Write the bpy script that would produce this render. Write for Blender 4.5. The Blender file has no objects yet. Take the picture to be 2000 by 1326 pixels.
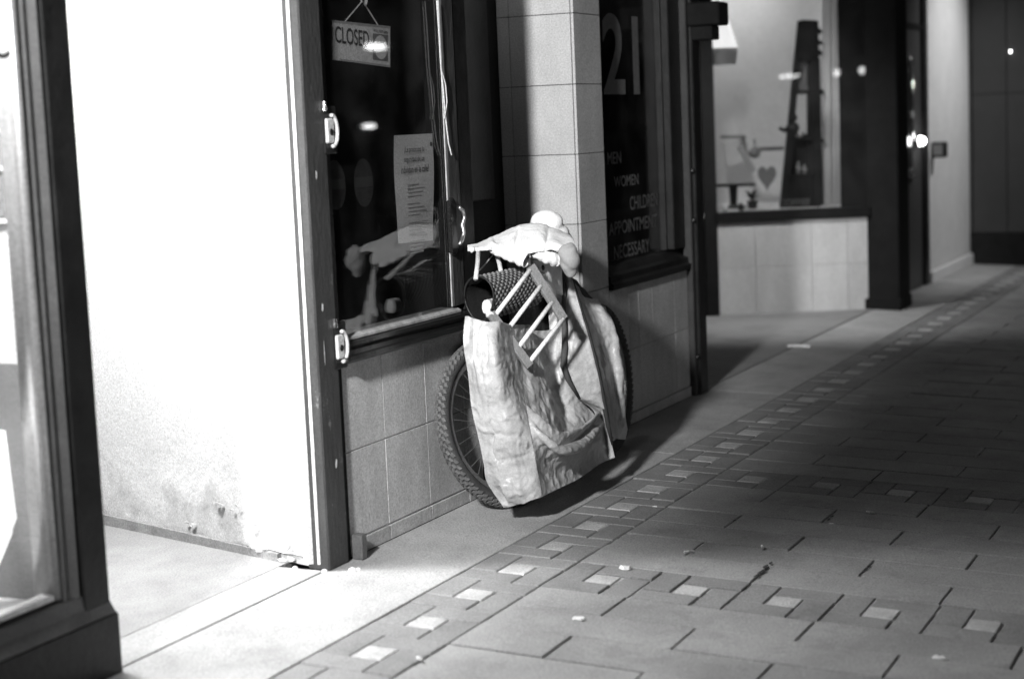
import bpy, bmesh, math, random
from mathutils import Vector, Matrix, noise
random.seed(7)
S = bpy.context.scene
COL = S.collection

# ------------------------------------------------------------------ camera
CAM_H = 1.43
FPX = 3402.46                      # focal length in pixels of a 2000 px wide picture
RX = (0.42455831, -0.12931646, 0.89611801)
RY = (-0.90444771, -0.01517813, 0.4263144)
RZ = (-0.04152807, -0.99148721, -0.12340398)
RIGHT = Vector((RX[0], RY[0], RZ[0])); DOWN = Vector((RX[1], RY[1], RZ[1])); FWD = Vector((RX[2], RY[2], RZ[2]))
EYE = Vector((0, 0, CAM_H))
cam = bpy.data.objects.new('camera', bpy.data.cameras.new('camera'))
COL.objects.link(cam)
up, back = -DOWN, -FWD
cam.matrix_world = Matrix(((RIGHT.x, up.x, back.x, EYE.x), (RIGHT.y, up.y, back.y, EYE.y), (RIGHT.z, up.z, back.z, EYE.z), (0, 0, 0, 1)))
cam.data.sensor_width = 36; cam.data.lens = 36 * FPX / 2000
cam.data.clip_start = 0.1; cam.data.clip_end = 400
cam.data.dof.use_dof = True; cam.data.dof.focus_distance = 6.55; cam.data.dof.aperture_fstop = 1.8
S.camera = cam

# ------------------------------------------------------------------ world, lights, exposure
wd = bpy.data.worlds.new('World'); S.world = wd; wd.use_nodes = True
nt = wd.node_tree; nt.nodes.clear()
sk = nt.nodes.new('ShaderNodeTexSky'); sk.sky_type = 'NISHITA'; sk.sun_disc = False
sk.sun_elevation = math.radians(-2); sk.sun_rotation = math.radians(250)
bw = nt.nodes.new('ShaderNodeRGBToBW'); bg = nt.nodes.new('ShaderNodeBackground'); ow = nt.nodes.new('ShaderNodeOutputWorld')
nt.links.new(sk.outputs[0], bw.inputs[0]); nt.links.new(bw.outputs[0], bg.inputs[0]); nt.links.new(bg.outputs[0], ow.inputs[0])
bg.inputs[1].default_value = 0.15
S.view_settings.view_transform = 'Standard'; S.view_settings.look = 'None'
S.view_settings.exposure = 0.0; S.view_settings.gamma = 1.0; S.view_settings.use_curve_mapping = False

def aim(o, loc, target):
    o.location = loc
    o.rotation_euler = (Vector(target) - Vector(loc)).to_track_quat('-Z', 'Y').to_euler()
def lamp(name, kind, energy, loc, target=None, size=0.1, sx=None):
    d = bpy.data.lights.new(name, kind); d.energy = energy; d.color = (1, 1, 1)
    if kind in ('POINT', 'SPOT'): d.shadow_soft_size = size
    if kind == 'AREA':
        d.size = size
        if sx: d.shape = 'RECTANGLE'; d.size_y = sx
    o = bpy.data.objects.new(name, d); COL.objects.link(o)
    if target: aim(o, loc, target)
    else: o.location = loc
    return o
STREET = (-0.8, 1.6, 3.35)
sp = lamp('street_light', 'SPOT', 3700, STREET, (7.4, 3.4, 0.95), 0.2)
sp.data.spot_size = math.radians(50); sp.data.spot_blend = 1.0; sp.scale = (0.365, 1, 1)
DOORLAMP = (4.1, 3.75, 2.42)
dl = lamp('doorway_light', 'SPOT', 345, DOORLAMP, (4.5, 2.85, 0), size=0.5)
dl.data.spot_size = math.radians(80); dl.data.spot_blend = 1.0
sl = lamp('shop_light', 'AREA', 110, (3.05, 3.45, 2.42), (3.1, 3.42, 0), 0.5, 0.3)
dl2 = lamp('doorway_fill_light', 'SPOT', 300, (3.95, 4.3, 2.35), (5.05, 3.95, .55), size=.2)  # added fill so the deeper part of the white wall burns out evenly
dl2.data.spot_size = math.radians(120); dl2.data.spot_blend = .8
el = lamp('entry_light', 'SPOT', 230, (10.3, 3.55, 2.6), (11.9, 3.62, .35), size=0.1)
el.data.spot_size = math.radians(84); el.data.spot_blend = 1.0
rl = lamp('recess_fill_light', 'POINT', 6, (6.55, 3.1, 2.62), size=0.08)  # invented lamp, lifts the unlit side of the pier
ol = lamp('opposite_fill_light', 'AREA', 70, (8.0, -6.3, 2.6), (7.0, 3.0, 1.0), 5.0, 1.2)  # added broad fill for the surfaces facing the street
sf_l = lamp('pilaster_fill_light', 'SPOT', 170, (14.9, 1.3, 3.1), (14.8, 3.0, 1.2), size=.08)  # added to brighten the pilaster, no known source there
sf_l.data.spot_size = math.radians(84); sf_l.data.spot_blend = 1.0
d3 = lamp('display_light', 'AREA', 7, (12.55, 4.1, 2.5), (12.7, 4.2, 0), 1.0, 0.5)

# ------------------------------------------------------------------ picture maths -> places in the world
def ray(p): return RIGHT * (p[0] - 1000) + DOWN * (p[1] - 663) + FWD * FPX
def atY(p, y): d = ray(p); return EYE + d * (y / d.y)
def atX(p, x): d = ray(p); return EYE + d * (x / d.x)
def atPlane(p, p0, n): d = ray(p); n = Vector(n); return EYE + d * ((Vector(p0) - EYE).dot(n) / d.dot(n))
FALL = 0.04
def gz(y): return -FALL * (W - y) if y < W else 0.0
def onG(p): return atPlane(p, (0, W, 0), (0, -FALL, 1))
W = 2.98

# ------------------------------------------------------------------ materials (all grey: the place is photographed in black and white)
def mat(name, g, rough=0.8, var=0.0, scale=8.0, bump=0.0, bscale=60.0, metal=0.0, coat=0.0, emit=0.0, spec=0.5, extra=None, stretch=(1, 1, 1), grain=0.3):
    m = bpy.data.materials.new(name); m.use_nodes = True
    n = m.node_tree.nodes; L = m.node_tree.links
    b = n['Principled BSDF']
    b.inputs['Base Color'].default_value = (g, g, g, 1); b.inputs['Roughness'].default_value = rough
    b.inputs['Metallic'].default_value = metal; b.inputs['Specular IOR Level'].default_value = spec
    if coat: b.inputs['Coat Weight'].default_value = coat; b.inputs['Coat Roughness'].default_value = 0.1
    if emit:
        b.inputs['Emission Color'].default_value = (1, 1, 1, 1); b.inputs['Emission Strength'].default_value = emit
    tc = n.new('ShaderNodeTexCoord'); mp = n.new('ShaderNodeMapping'); mp.inputs['Scale'].default_value = stretch
    L.new(tc.outputs['Object'], mp.inputs['Vector'])
    oi = n.new('ShaderNodeObjectInfo')
    if var:
        nz = n.new('ShaderNodeTexNoise'); nz.inputs['Scale'].default_value = scale; nz.inputs['Detail'].default_value = 8; nz.inputs['Roughness'].default_value = 0.65
        L.new(mp.outputs[0], nz.inputs['Vector'])
        mr = n.new('ShaderNodeMapRange'); mr.inputs[1].default_value = 0.3; mr.inputs[2].default_value = 0.7
        mr.inputs[3].default_value = g * (1 - var); mr.inputs[4].default_value = min(0.95, g * (1 + var))
        L.new(nz.outputs['Fac'], mr.inputs[0])
        # each piece a slightly different tone
        mu = n.new('ShaderNodeMath'); mu.operation = 'MULTIPLY_ADD'; mu.inputs[1].default_value = var * 0.7 * g; mu.inputs[2].default_value = -var * 0.35 * g
        L.new(oi.outputs['Random'], mu.inputs[0])
        ad = n.new('ShaderNodeMath'); ad.operation = 'ADD'; L.new(mr.outputs[0], ad.inputs[0]); L.new(mu.outputs[0], ad.inputs[1])
        out = ad.outputs[0]
        if extra: out = extra(n, L, out, mp, tc)
        fg = n.new('ShaderNodeTexNoise'); fg.inputs['Scale'].default_value = 170; fg.inputs['Detail'].default_value = 2; L.new(tc.outputs['Object'], fg.inputs['Vector'])
        fr_ = n.new('ShaderNodeMapRange'); fr_.clamp = False; fr_.inputs[1].default_value = 0.25; fr_.inputs[2].default_value = 0.75; fr_.inputs[3].default_value = 1 - grain; fr_.inputs[4].default_value = 1 + grain; L.new(fg.outputs['Fac'], fr_.inputs[0])
        mg = n.new('ShaderNodeMath'); mg.operation = 'MULTIPLY'; L.new(out, mg.inputs[0]); L.new(fr_.outputs[0], mg.inputs[1]); out = mg.outputs[0]
        L.new(out, b.inputs['Base Color'])
    if bump:
        nb = n.new('ShaderNodeTexNoise'); nb.inputs['Scale'].default_value = bscale; nb.inputs['Detail'].default_value = 6
        L.new(mp.outputs[0], nb.inputs['Vector'])
        bp = n.new('ShaderNodeBump'); bp.inputs['Strength'].default_value = bump; bp.inputs['Distance'].default_value = 0.01
        L.new(nb.outputs['Fac'], bp.inputs['Height']); L.new(bp.outputs[0], b.inputs['Normal'])
    return m
def speckle(amount, scale, lo, hi, value):
    """worn spots, scratches or stains with a shape of their own"""
    def f(n, L, out, mp, tc):
        t = n.new('ShaderNodeTexNoise'); t.inputs['Scale'].default_value = scale; t.inputs['Detail'].default_value = 10; t.inputs['Roughness'].default_value = 0.7
        L.new(mp.outputs[0], t.inputs['Vector'])
        r = n.new('ShaderNodeMapRange'); r.inputs[1].default_value = lo; r.inputs[2].default_value = hi; r.inputs[3].default_value = 0; r.inputs[4].default_value = amount
        L.new(t.outputs['Fac'], r.inputs[0])
        mx = n.new('ShaderNodeMix'); mx.data_type = 'FLOAT'
        L.new(r.outputs[0], mx.inputs['Factor']); L.new(out, mx.inputs['A']); mx.inputs['B'].default_value = value
        return mx.outputs['Result']
    return f
def lowdirt(zmax, value, scale=9, amount=0.85):
    """dirt and flaking towards the foot of a wall"""
    def f(n, L, out, mp, tc):
        s = n.new('ShaderNodeSeparateXYZ'); L.new(tc.outputs['Object'], s.inputs[0])
        t = n.new('ShaderNodeTexNoise'); t.inputs['Scale'].default_value = scale; t.inputs['Detail'].default_value = 12; t.inputs['Roughness'].default_value = 0.7
        L.new(mp.outputs[0], t.inputs['Vector'])
        h = n.new('ShaderNodeMapRange'); h.inputs[1].default_value = 0; h.inputs[2].default_value = zmax; h.inputs[3].default_value = 0.16; h.inputs[4].default_value = -0.3
        L.new(s.outputs[2], h.inputs[0])
        a = n.new('ShaderNodeMath'); a.operation = 'ADD'; L.new(t.outputs['Fac'], a.inputs[0]); L.new(h.outputs[0], a.inputs[1])
        r = n.new('ShaderNodeMapRange'); r.inputs[1].default_value = 0.56; r.inputs[2].default_value = 0.72; r.inputs[3].default_value = 0; r.inputs[4].default_value = amount
        L.new(a.outputs[0], r.inputs[0])
        mx = n.new('ShaderNodeMix'); mx.data_type = 'FLOAT'
        L.new(r.outputs[0], mx.inputs['Factor']); L.new(out, mx.inputs['A']); mx.inputs['B'].default_value = value
        return mx.outputs['Result']
    return f
def glass_mat(name, tint=0.9, film=0.0):
    m = bpy.data.materials.new(name); m.use_nodes = True
    n = m.node_tree.nodes; L = m.node_tree.links; n.clear()
    o = n.new('ShaderNodeOutputMaterial'); t = n.new('ShaderNodeBsdfTransparent'); t.inputs[0].default_value = (tint, tint, tint, 1)
    g = n.new('ShaderNodeBsdfGlossy'); g.inputs['Roughness'].default_value = 0.015
    lw = n.new('ShaderNodeLayerWeight'); lw.inputs[0].default_value = 0.5      # Schlick reflectance, the same from both sides of the sheet
    pw = n.new('ShaderNodeMath'); pw.operation = 'POWER'; pw.inputs[1].default_value = 5.0; L.new(lw.outputs['Facing'], pw.inputs[0])
    fr = n.new('ShaderNodeMath'); fr.operation = 'MULTIPLY_ADD'; fr.inputs[1].default_value = 0.93; fr.inputs[2].default_value = 0.09; L.new(pw.outputs[0], fr.inputs[0])
    mx = n.new('ShaderNodeMixShader'); L.new(fr.outputs[0], mx.inputs[0]); L.new(t.outputs[0], mx.inputs[1]); L.new(g.outputs[0], mx.inputs[2])
    last = mx
    if film:                                       # a film of dust on the pane
        d = n.new('ShaderNodeBsdfDiffuse'); d.inputs[0].default_value = (0.5, 0.5, 0.5, 1)
        tc = n.new('ShaderNodeTexCoord'); nz = n.new('ShaderNodeTexNoise'); nz.inputs['Scale'].default_value = 5; nz.inputs['Detail'].default_value = 8
        L.new(tc.outputs['Object'], nz.inputs['Vector'])
        r = n.new('ShaderNodeMapRange'); r.inputs[1].default_value = 0.4; r.inputs[2].default_value = 0.75; r.inputs[3].default_value = film * 0.25; r.inputs[4].default_value = film * 1.6
        L.new(nz.outputs['Fac'], r.inputs[0])
        m2 = n.new('ShaderNodeMixShader'); L.new(r.outputs[0], m2.inputs[0]); L.new(mx.outputs[0], m2.inputs[1]); L.new(d.outputs[0], m2.inputs[2]); last = m2
    L.new(last.outputs[0], o.inputs[0])
    return m

def creased(m, scale, strength, dist=.02):
    n = m.node_tree.nodes; L = m.node_tree.links; b = n['Principled BSDF']
    tc = n.new('ShaderNodeTexCoord')
    w_ = n.new('ShaderNodeTexNoise'); w_.inputs['Scale'].default_value = scale * .6; L.new(tc.outputs['Object'], w_.inputs['Vector'])
    mx = n.new('ShaderNodeMix'); mx.data_type = 'VECTOR'; mx.inputs['Factor'].default_value = .12; L.new(tc.outputs['Object'], mx.inputs['A']); L.new(w_.outputs['Color'], mx.inputs['B'])
    v = n.new('ShaderNodeTexVoronoi'); v.feature = 'DISTANCE_TO_EDGE'; v.inputs['Scale'].default_value = scale; L.new(mx.outputs['Result'], v.inputs['Vector'])
    v2 = n.new('ShaderNodeTexVoronoi'); v2.feature = 'F1'; v2.inputs['Scale'].default_value = scale * 1.9; L.new(mx.outputs['Result'], v2.inputs['Vector'])
    r = n.new('ShaderNodeMapRange'); r.inputs[1].default_value = 0; r.inputs[2].default_value = .22; L.new(v.outputs[0], r.inputs[0])
    a = n.new('ShaderNodeMath'); a.operation = 'MULTIPLY_ADD'; a.inputs[1].default_value = .6; L.new(v2.outputs[0], a.inputs[0]); L.new(r.outputs[0], a.inputs[2])
    bp = n.new('ShaderNodeBump'); bp.inputs['Strength'].default_value = strength; bp.inputs['Distance'].default_value = dist; L.new(a.outputs[0], bp.inputs['Height'])
    old = b.inputs['Normal'].links[0].from_node if b.inputs['Normal'].links else None
    if old: L.new(bp.outputs[0], old.inputs['Normal'])
    else: L.new(bp.outputs[0], b.inputs['Normal'])
def crinkle(m, scale, strength):
    n = m.node_tree.nodes; L = m.node_tree.links; b = n['Principled BSDF']
    tc = n.new('ShaderNodeTexCoord'); t = n.new('ShaderNodeTexNoise'); t.noise_type = 'RIDGED_MULTIFRACTAL'; t.inputs['Scale'].default_value = scale; t.inputs['Detail'].default_value = 5; t.inputs['Distortion'].default_value = .4
    L.new(tc.outputs['Object'], t.inputs['Vector'])
    bp = n.new('ShaderNodeBump'); bp.inputs['Strength'].default_value = strength; bp.inputs['Distance'].default_value = .02; L.new(t.outputs['Fac'], bp.inputs['Height'])
    old = b.inputs['Normal'].links[0].from_node
    while old.inputs['Normal'].links: old = old.inputs['Normal'].links[0].from_node
    L.new(bp.outputs[0], old.inputs['Normal'])
M = dict(
    plaster=mat('white_plaster', 0.82, 0.9, 0.05, 5, 0.25, 30, extra=lowdirt(0.8, 0.33, 5, 0.6)),
    plaster_trim=mat('plaster_trim', 0.66, 0.9, 0.2, 6, 0.3, 40, stretch=(1, 1, .35)),
    skirting=mat('grey_skirting', 0.3, 0.9, 0.3, 10, 0.3, 60),
    post=mat('worn_grey_paint', 0.05, 0.6, 0.25, 9, 0.3, 50, extra=speckle(0.8, 11, 0.63, 0.72, 0.5), stretch=(1, 1, .45)),
    black=mat('black_paint', 0.013, 0.45, 0.5, 9, 0.2, 40, spec=0.3, extra=speckle(0.5, 16, 0.66, 0.74, 0.09)),
    blackmatt=mat('black_matt', 0.010, 0.8, 0.3, 9, 0.1, 40, spec=0.2),
    blackgloss=mat('black_gloss_paint', 0.015, 0.22, 0.2, 12, 0.1, 30),
    worn=mat('worn_black_frame', 0.05, 0.5, 0.5, 14, 0.3, 60, extra=speckle(0.6, 18, 0.6, 0.7, 0.35), stretch=(1, 1, .3)),
    wornedge=mat('worn_bare_edge', 0.42, 0.45, 0.35, 18, 0.3, 60),
    flange=mat('dark_flange', 0.028, 0.6, 0.3, 8, 0.2, 40),
    hinge=mat('worn_bright_plate', 0.8, 0.35, 0.25, 60, 0.2, 80, metal=0.25),
    bead=mat('light_metal_bead', 0.65, 0.3, 0.15, 5, metal=0.6),
    midframe=mat('grey_frame', 0.11, 0.4, 0.2, 5),
    chrome=mat('chrome', 0.8, 0.14, metal=1.0, var=0.1, scale=30, bump=0.15, bscale=50),
    steel=mat('dull_steel', 0.5, 0.35, metal=0.9, var=0.2),
    tile=mat('stone_tile', 0.52, 0.5, 0.17, 7, 0.12, 90, extra=speckle(0.35, 3, 0.5, 0.75, 0.22), stretch=(1, 1, .4)),
    tile2=mat('stone_tile_dim', 0.42, 0.55, 0.17, 7, 0.12, 90, extra=speckle(0.35, 3, 0.5, 0.75, 0.18), stretch=(1, 1, .4)),
    pier=mat('pier_tile', 0.43, 0.6, 0.13, 6, 0.12, 90, extra=speckle(0.3, 4, 0.55, 0.8, 0.35), stretch=(1, 1, .5)),
    kick=mat('base_tile', 0.42, 0.6, 0.2, 9, 0.2, 60),
    grout=mat('light_grout', 0.7, 0.95, 0.25, 25),
    groutdark=mat('dark_grout', 0.05, 0.95, 0.2, 25),
    marble=mat('pale_wall_tile', 0.5, 0.5, 0.16, 4, 0.05, 60, extra=speckle(0.4, 2.5, 0.5, 0.75, 0.33), stretch=(1, 1, .35)),
    glass=glass_mat('window_glass', 0.92, 0.012), glassdark=glass_mat('dusty_window_glass', 0.8, 0.02), clear=glass_mat('clear_glass', 0.95, 0.0),
    concrete=mat('pavement_concrete', 0.38, 0.9, 0.2, 3.5, 0.45, 120, extra=speckle(0.5, 4, 0.54, 0.76, 0.2)),
    mosaic=mat('doorway_floor', 0.33, 0.9, 0.14, 6, 0.8, 75),
    slab=mat('paving_slab', 0.31, 0.9, 0.22, 2.2, 0.35, 140, extra=speckle(0.5, 4.5, 0.53, 0.74, 0.12)),
    brick=mat('paving_brick', 0.25, 0.9, 0.22, 4, 0.35, 140, extra=speckle(0.4, 8, 0.58, 0.75, 0.1)),
    light=mat('pale_paver', 0.47, 0.9, 0.22, 9, 0.5, 110, extra=speckle(0.55, 16, 0.52, 0.72, 0.24)),
    sand=mat('joint_sand', 0.42, 1.0, 0.4, 12, 0.6, 200, extra=speckle(0.9, 14, 0.5, 0.62, 0.04)),
    asphalt=mat('asphalt', 0.05, 0.95, 0.2, 4, 0.6, 150),
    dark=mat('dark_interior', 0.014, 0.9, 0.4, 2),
    floor3=mat('entry_floor', 0.3, 0.8, 0.25, 2.5, 0.3, 90, extra=speckle(0.5, 2.5, 0.5, 0.7, 0.16)),
    white=mat('white_board', 0.8, 0.6, 0.05, 3), lgrey=mat('light_grey', 0.45, 0.7, 0.08, 4), mgrey=mat('mid_grey', 0.22, 0.7, 0.12, 5),
    paper=mat('paper', 0.85, 0.8, 0.06, 14, 0.1, 40), ink=mat('ink', 0.05, 0.7), inkgrey=mat('faint_ink', 0.42, 0.8),
    paint=mat('grey_letter_paint', 0.13, 0.7, 0.25, 30), decal=mat('faded_decal', 0.05, 0.9, 0.3, 25, spec=0.05),
    cloth=mat('white_cotton', 0.86, 0.95, 0.05, 10, 0.35, 160, grain=0.1),
    cloth2=mat('grey_nylon', 0.36, 0.8, 0.1, 10, 0.2, 90, grain=0.1),
    canvas=mat('pale_tarp', 0.47, 0.38, 0.22, 5, 0.25, 60, grain=0.14, extra=speckle(0.6, 7, 0.5, 0.7, 0.26)),
    canvas2=mat('dull_tarp', 0.34, 0.6, 0.25, 7, 0.7, 26, extra=speckle(0.6, 16, 0.56, 0.66, 0.55), stretch=(1, 1, .6)),
    dark_inside=mat('shade_dark_cloth', 0.06, 0.9, 0.4, 6, 0.4, 40),  # dark colour for the shaded hollow inside the tarp; also on the cord
    strap=mat('dark_strap', 0.03, 0.7, 0.2, 20),
    rubber=mat('tyre_rubber', 0.045, 0.75, 0.3, 20, 0.2, 120), tread=mat('dusty_tread', 0.13, 0.85, 0.35, 25, 0.2, 120), rim=mat('rim_metal', 0.75, 0.25, metal=0.9, var=0.1),
    bike=mat('bike_paint', 0.03, 0.35, 0.2, 10), spoke=mat('spoke_steel', 0.7, 0.3, metal=0.9),
    wood=mat('painted_wood_rail', 0.24, 0.6, 0.15, 12, 0.1, 60), dowel=mat('pale_dowel', 0.78, 0.5, 0.06, 20),
    rope=mat('pale_cord', 0.62, 0.9, 0.15, 60, 0.4, 200),
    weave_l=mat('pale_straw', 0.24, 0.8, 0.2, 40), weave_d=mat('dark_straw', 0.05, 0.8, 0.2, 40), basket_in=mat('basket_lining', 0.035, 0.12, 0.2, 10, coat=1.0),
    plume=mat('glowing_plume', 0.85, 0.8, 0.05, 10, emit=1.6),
    litter=mat('litter_paper', 0.8, 0.9, 0.1, 30), soil=mat('joint_dirt', 0.04, 1.0, 0.3, 30),
    facade=mat('dark_facade', 0.06, 0.9, 0.3, 2, 0.2, 20), pilaster=mat('painted_pilaster', 0.74, 0.7, 0.06, 4, 0.2, 40), brown=mat('dark_cladding', 0.06, 0.5, 0.15, 2),
    glow=mat('lit_lamp', 0.9, 0.4, emit=22), glow2=mat('lit_sign', 0.9, 0.4, emit=8), glowsoft=mat('lit_window', 0.5, 0.6, emit=0.16), shade=mat('lamp_shade', 0.8, 0.7, emit=1.1, var=0.05),
)

creased(M['canvas'], 9, .13); creased(M['canvas2'], 12, .3); creased(M['cloth'], 10, .13); crinkle(M['canvas'], 24, .4); crinkle(M['canvas2'], 15, .4)
# ------------------------------------------------------------------ object helpers
class MB:
    def __init__(s): s.v = []; s.f = []
    def add(s, vs, fs):
        o = len(s.v); s.v += [tuple(v) for v in vs]; s.f += [tuple(i + o for i in f) for f in fs]; return s
    def box(s, x0, x1, y0, y1, z0, z1):
        return s.add([(x0, y0, z0), (x1, y0, z0), (x1, y1, z0), (x0, y1, z0), (x0, y0, z1), (x1, y0, z1), (x1, y1, z1), (x0, y1, z1)],
                     [(0, 3, 2, 1), (4, 5, 6, 7), (0, 1, 5, 4), (1, 2, 6, 5), (2, 3, 7, 6), (3, 0, 4, 7)])
    def obox(s, c, ex, ey, ez):
        """box from a centre and three half-axis vectors"""
        c = Vector(c); q = []
        for k in (-1, 1):
            for i, j in ((-1, -1), (1, -1), (1, 1), (-1, 1)): q.append(c + ex * i + ey * j + ez * k)
        return s.add(q, [(0, 3, 2, 1), (4, 5, 6, 7), (0, 1, 5, 4), (1, 2, 6, 5), (2, 3, 7, 6), (3, 0, 4, 7)])
    def prism(s, pts, y0, y1, axis='y'):
        """outline (a, b) swept along an axis"""
        n = len(pts); f = {'y': lambda a, b, t: (a, t, b), 'x': lambda a, b, t: (t, a, b), 'z': lambda a, b, t: (a, b, t)}[axis]
        return s.add([f(a, b, y0) for a, b in pts] + [f(a, b, y1) for a, b in pts],
                     [tuple(range(n))[::-1], tuple(range(n, 2 * n))] + [(i, (i + 1) % n, n + (i + 1) % n, n + i) for i in range(n)])
    def tube(s, pts, r, seg=8, caps=True):
        pts = [Vector(p) for p in pts]; rs = r if isinstance(r, (list, tuple)) else [r] * len(pts)
        rings = []; prev = None
        for i, p in enumerate(pts):
            t = (pts[min(i + 1, len(pts) - 1)] - pts[max(i - 1, 0)]).normalized()
            if prev is None: a = t.orthogonal().normalized()
            else: a = (prev - t * prev.dot(t)).normalized()
            prev = a; b = t.cross(a)
            rings.append([p + (a * math.cos(2 * math.pi * k / seg) + b * math.sin(2 * math.pi * k / seg)) * rs[i] for k in range(seg)])
        fs = []
        for i in range(len(rings) - 1):
            for k in range(seg): fs.append((i * seg + k, i * seg + (k + 1) % seg, (i + 1) * seg + (k + 1) % seg, (i + 1) * seg + k))
        if caps: fs += [tuple(range(seg))[::-1], tuple((len(rings) - 1) * seg + k for k in range(seg))]
        return s.add([v for R_ in rings for v in R_], fs)
    def lathe(s, c, axis, prof, seg=24):
        """profile (distance along axis, radius) turned about an axis"""
        c = Vector(c); axis = Vector(axis).normalized(); a = axis.orthogonal().normalized(); b = axis.cross(a)
        vs = []; fs = []
        for t, r in prof:
            for k in range(seg): vs.append(c + axis * t + (a * math.cos(2 * math.pi * k / seg) + b * math.sin(2 * math.pi * k / seg)) * r)
        for i in range(len(prof) - 1):
            for k in range(seg): fs.append((i * seg + k, i * seg + (k + 1) % seg, (i + 1) * seg + (k + 1) % seg, (i + 1) * seg + k))
        return s.add(vs, fs)
    def grid(s, P):
        r, c = len(P), len(P[0])
        return s.add([p for row in P for p in row], [(i * c + j, i * c + j + 1, (i + 1) * c + j + 1, (i + 1) * c + j) for i in range(r - 1) for j in range(c - 1)])
    def build(s, name, m, parent=None, smooth=False, bevel=0.0, solid=0.0, origin=None):
        me = bpy.data.meshes.new(name)
        bm = bmesh.new(); vs = [bm.verts.new(v) for v in s.v]
        for f in s.f:
            try: bm.faces.new([vs[i] for i in f])
            except ValueError: pass
        bmesh.ops.recalc_face_normals(bm, faces=bm.faces)
        if bevel: bmesh.ops.bevel(bm, geom=list(bm.edges), offset=bevel, segments=1, affect='EDGES', clamp_overlap=True)
        bm.to_mesh(me); bm.free()
        if smooth:
            for p in me.polygons: p.use_smooth = True
        if solid:
            pass
        me.materials.append(m)
        o = bpy.data.objects.new(name, me); COL.objects.link(o)
        if parent:
            o.parent = parent
            o.matrix_parent_inverse = parent.matrix_world.inverted() if False else Matrix.Translation(-Vector(wloc(parent)))
        if solid:
            md = o.modifiers.new('thickness', 'SOLIDIFY'); md.thickness = solid; md.offset = 0
        return o
WL = {}
def wloc(o):
    if o.name in WL: return WL[o.name]
    return (0, 0, 0)
def tag(o, label, cat, group=None):
    o['label'] = label; o['category'] = cat
    if group: o['group'] = group
    return o
def thing(name, label, cat, loc=(0, 0, 0), group=None):
    o = bpy.data.objects.new(name, None); COL.objects.link(o); o.location = loc; WL[o.name] = tuple(loc); o.empty_display_size = 0.1
    return tag(o, label, cat, group)
def kind(o, k): o['kind'] = k; return o
def dup(o, parent, loc):
    c = o.copy(); COL.objects.link(c); c.parent = parent; c.location = loc; return c
def text(name, body, h, loc, m, parent=None, bold=0.0, width=None, rot=(math.pi / 2, 0, 0), align='LEFT', thick=0.001):
    cu = bpy.data.curves.new(name, 'FONT'); cu.body = body; cu.size = 1.0; cu.extrude = 0.0; cu.offset = bold; cu.align_x = align
    t = bpy.data.objects.new(name + '_curve', cu); COL.objects.link(t)
    dg = bpy.context.evaluated_depsgraph_get(); dg.update()
    me = bpy.data.meshes.new_from_object(t.evaluated_get(dg)); bpy.data.objects.remove(t); bpy.data.curves.remove(cu)
    xs = [v.co.x for v in me.vertices]; ys = [v.co.y for v in me.vertices]
    sy = h / (max(ys) - min(ys)); sx = (width / (max(xs) - min(xs))) if width else sy
    x0, y0 = min(xs), min(ys)
    for v in me.vertices: v.co = ((v.co.x - x0) * sx, (v.co.y - y0) * sy, 0)
    me.name = name; me.materials.clear(); me.materials.append(m)
    o = bpy.data.objects.new(name, me); COL.objects.link(o); o.location = loc; o.rotation_euler = rot
    if parent:
        o.parent = parent; o.matrix_parent_inverse = Matrix.Translation(-Vector(wloc(parent)))
    return o
def cat_rom(P, t):
    n = len(P) - 1; i = min(int(t * n), n - 1); u = t * n - i
    a, b, c, d = P[max(i - 1, 0)], P[i], P[i + 1], P[min(i + 2, n)]
    return 0.5 * ((2 * b) + (c - a) * u + (2 * a - 5 * b + 4 * c - d) * u * u + (3 * b - a - 3 * c + d) * u * u * u)
def surf(ctrl, nu, nv, wob=0.0, wscale=6.0, fold=None, taper=True, fine=0.0):
    """smooth cloth through rows of control points, with small creases"""
    ctrl = [[Vector(p) for p in r] for r in ctrl]
    rows = []
    cols = [[cat_rom(r, j / nv) for j in range(nv + 1)] for r in ctrl]
    for i in range(nu + 1):
        rows.append([cat_rom([cols[k][j] for k in range(len(cols))], i / nu) for j in range(nv + 1)])
    out = []
    for i in range(nu + 1):
        r = []
        for j in range(nv + 1):
            p = rows[i][j]
            a = rows[min(i + 1, nu)][j] - rows[max(i - 1, 0)][j]; b = rows[i][min(j + 1, nv)] - rows[i][max(j - 1, 0)]
            n = a.cross(b)
            if n.length > 1e-9: n.normalize()
            if n.y > 0: n = -n
            d = wob * (noise.fractal(p * wscale, 0.8, 2.1, 4))
            cr = abs(noise.noise(p * wscale * 1.7 + Vector((3, 1, 7))))
            d += wob * 0.9 * (0.35 - min(cr, 0.35))
            if fine:
                for k_, a_ in ((16, 1.0), (34, .55)):
                    q_ = Vector((p.x * k_ * .9 + 3, p.y * k_ * .9, p.z * k_ * .38)) + Vector((noise.noise(p * 6), noise.noise(p * 7 + Vector((5, 5, 5))), 0)) * 1.5
                    d += fine * a_ * (.22 - min(.22, abs(noise.noise(q_)))) * 4.5
            if fold: d += fold(i / nu, j / nv)
            if taper: d *= min(1, 7 * j / nv, 7 * (1 - j / nv))
            r.append(p + n * d)
        out.append(r)
    return out

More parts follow.
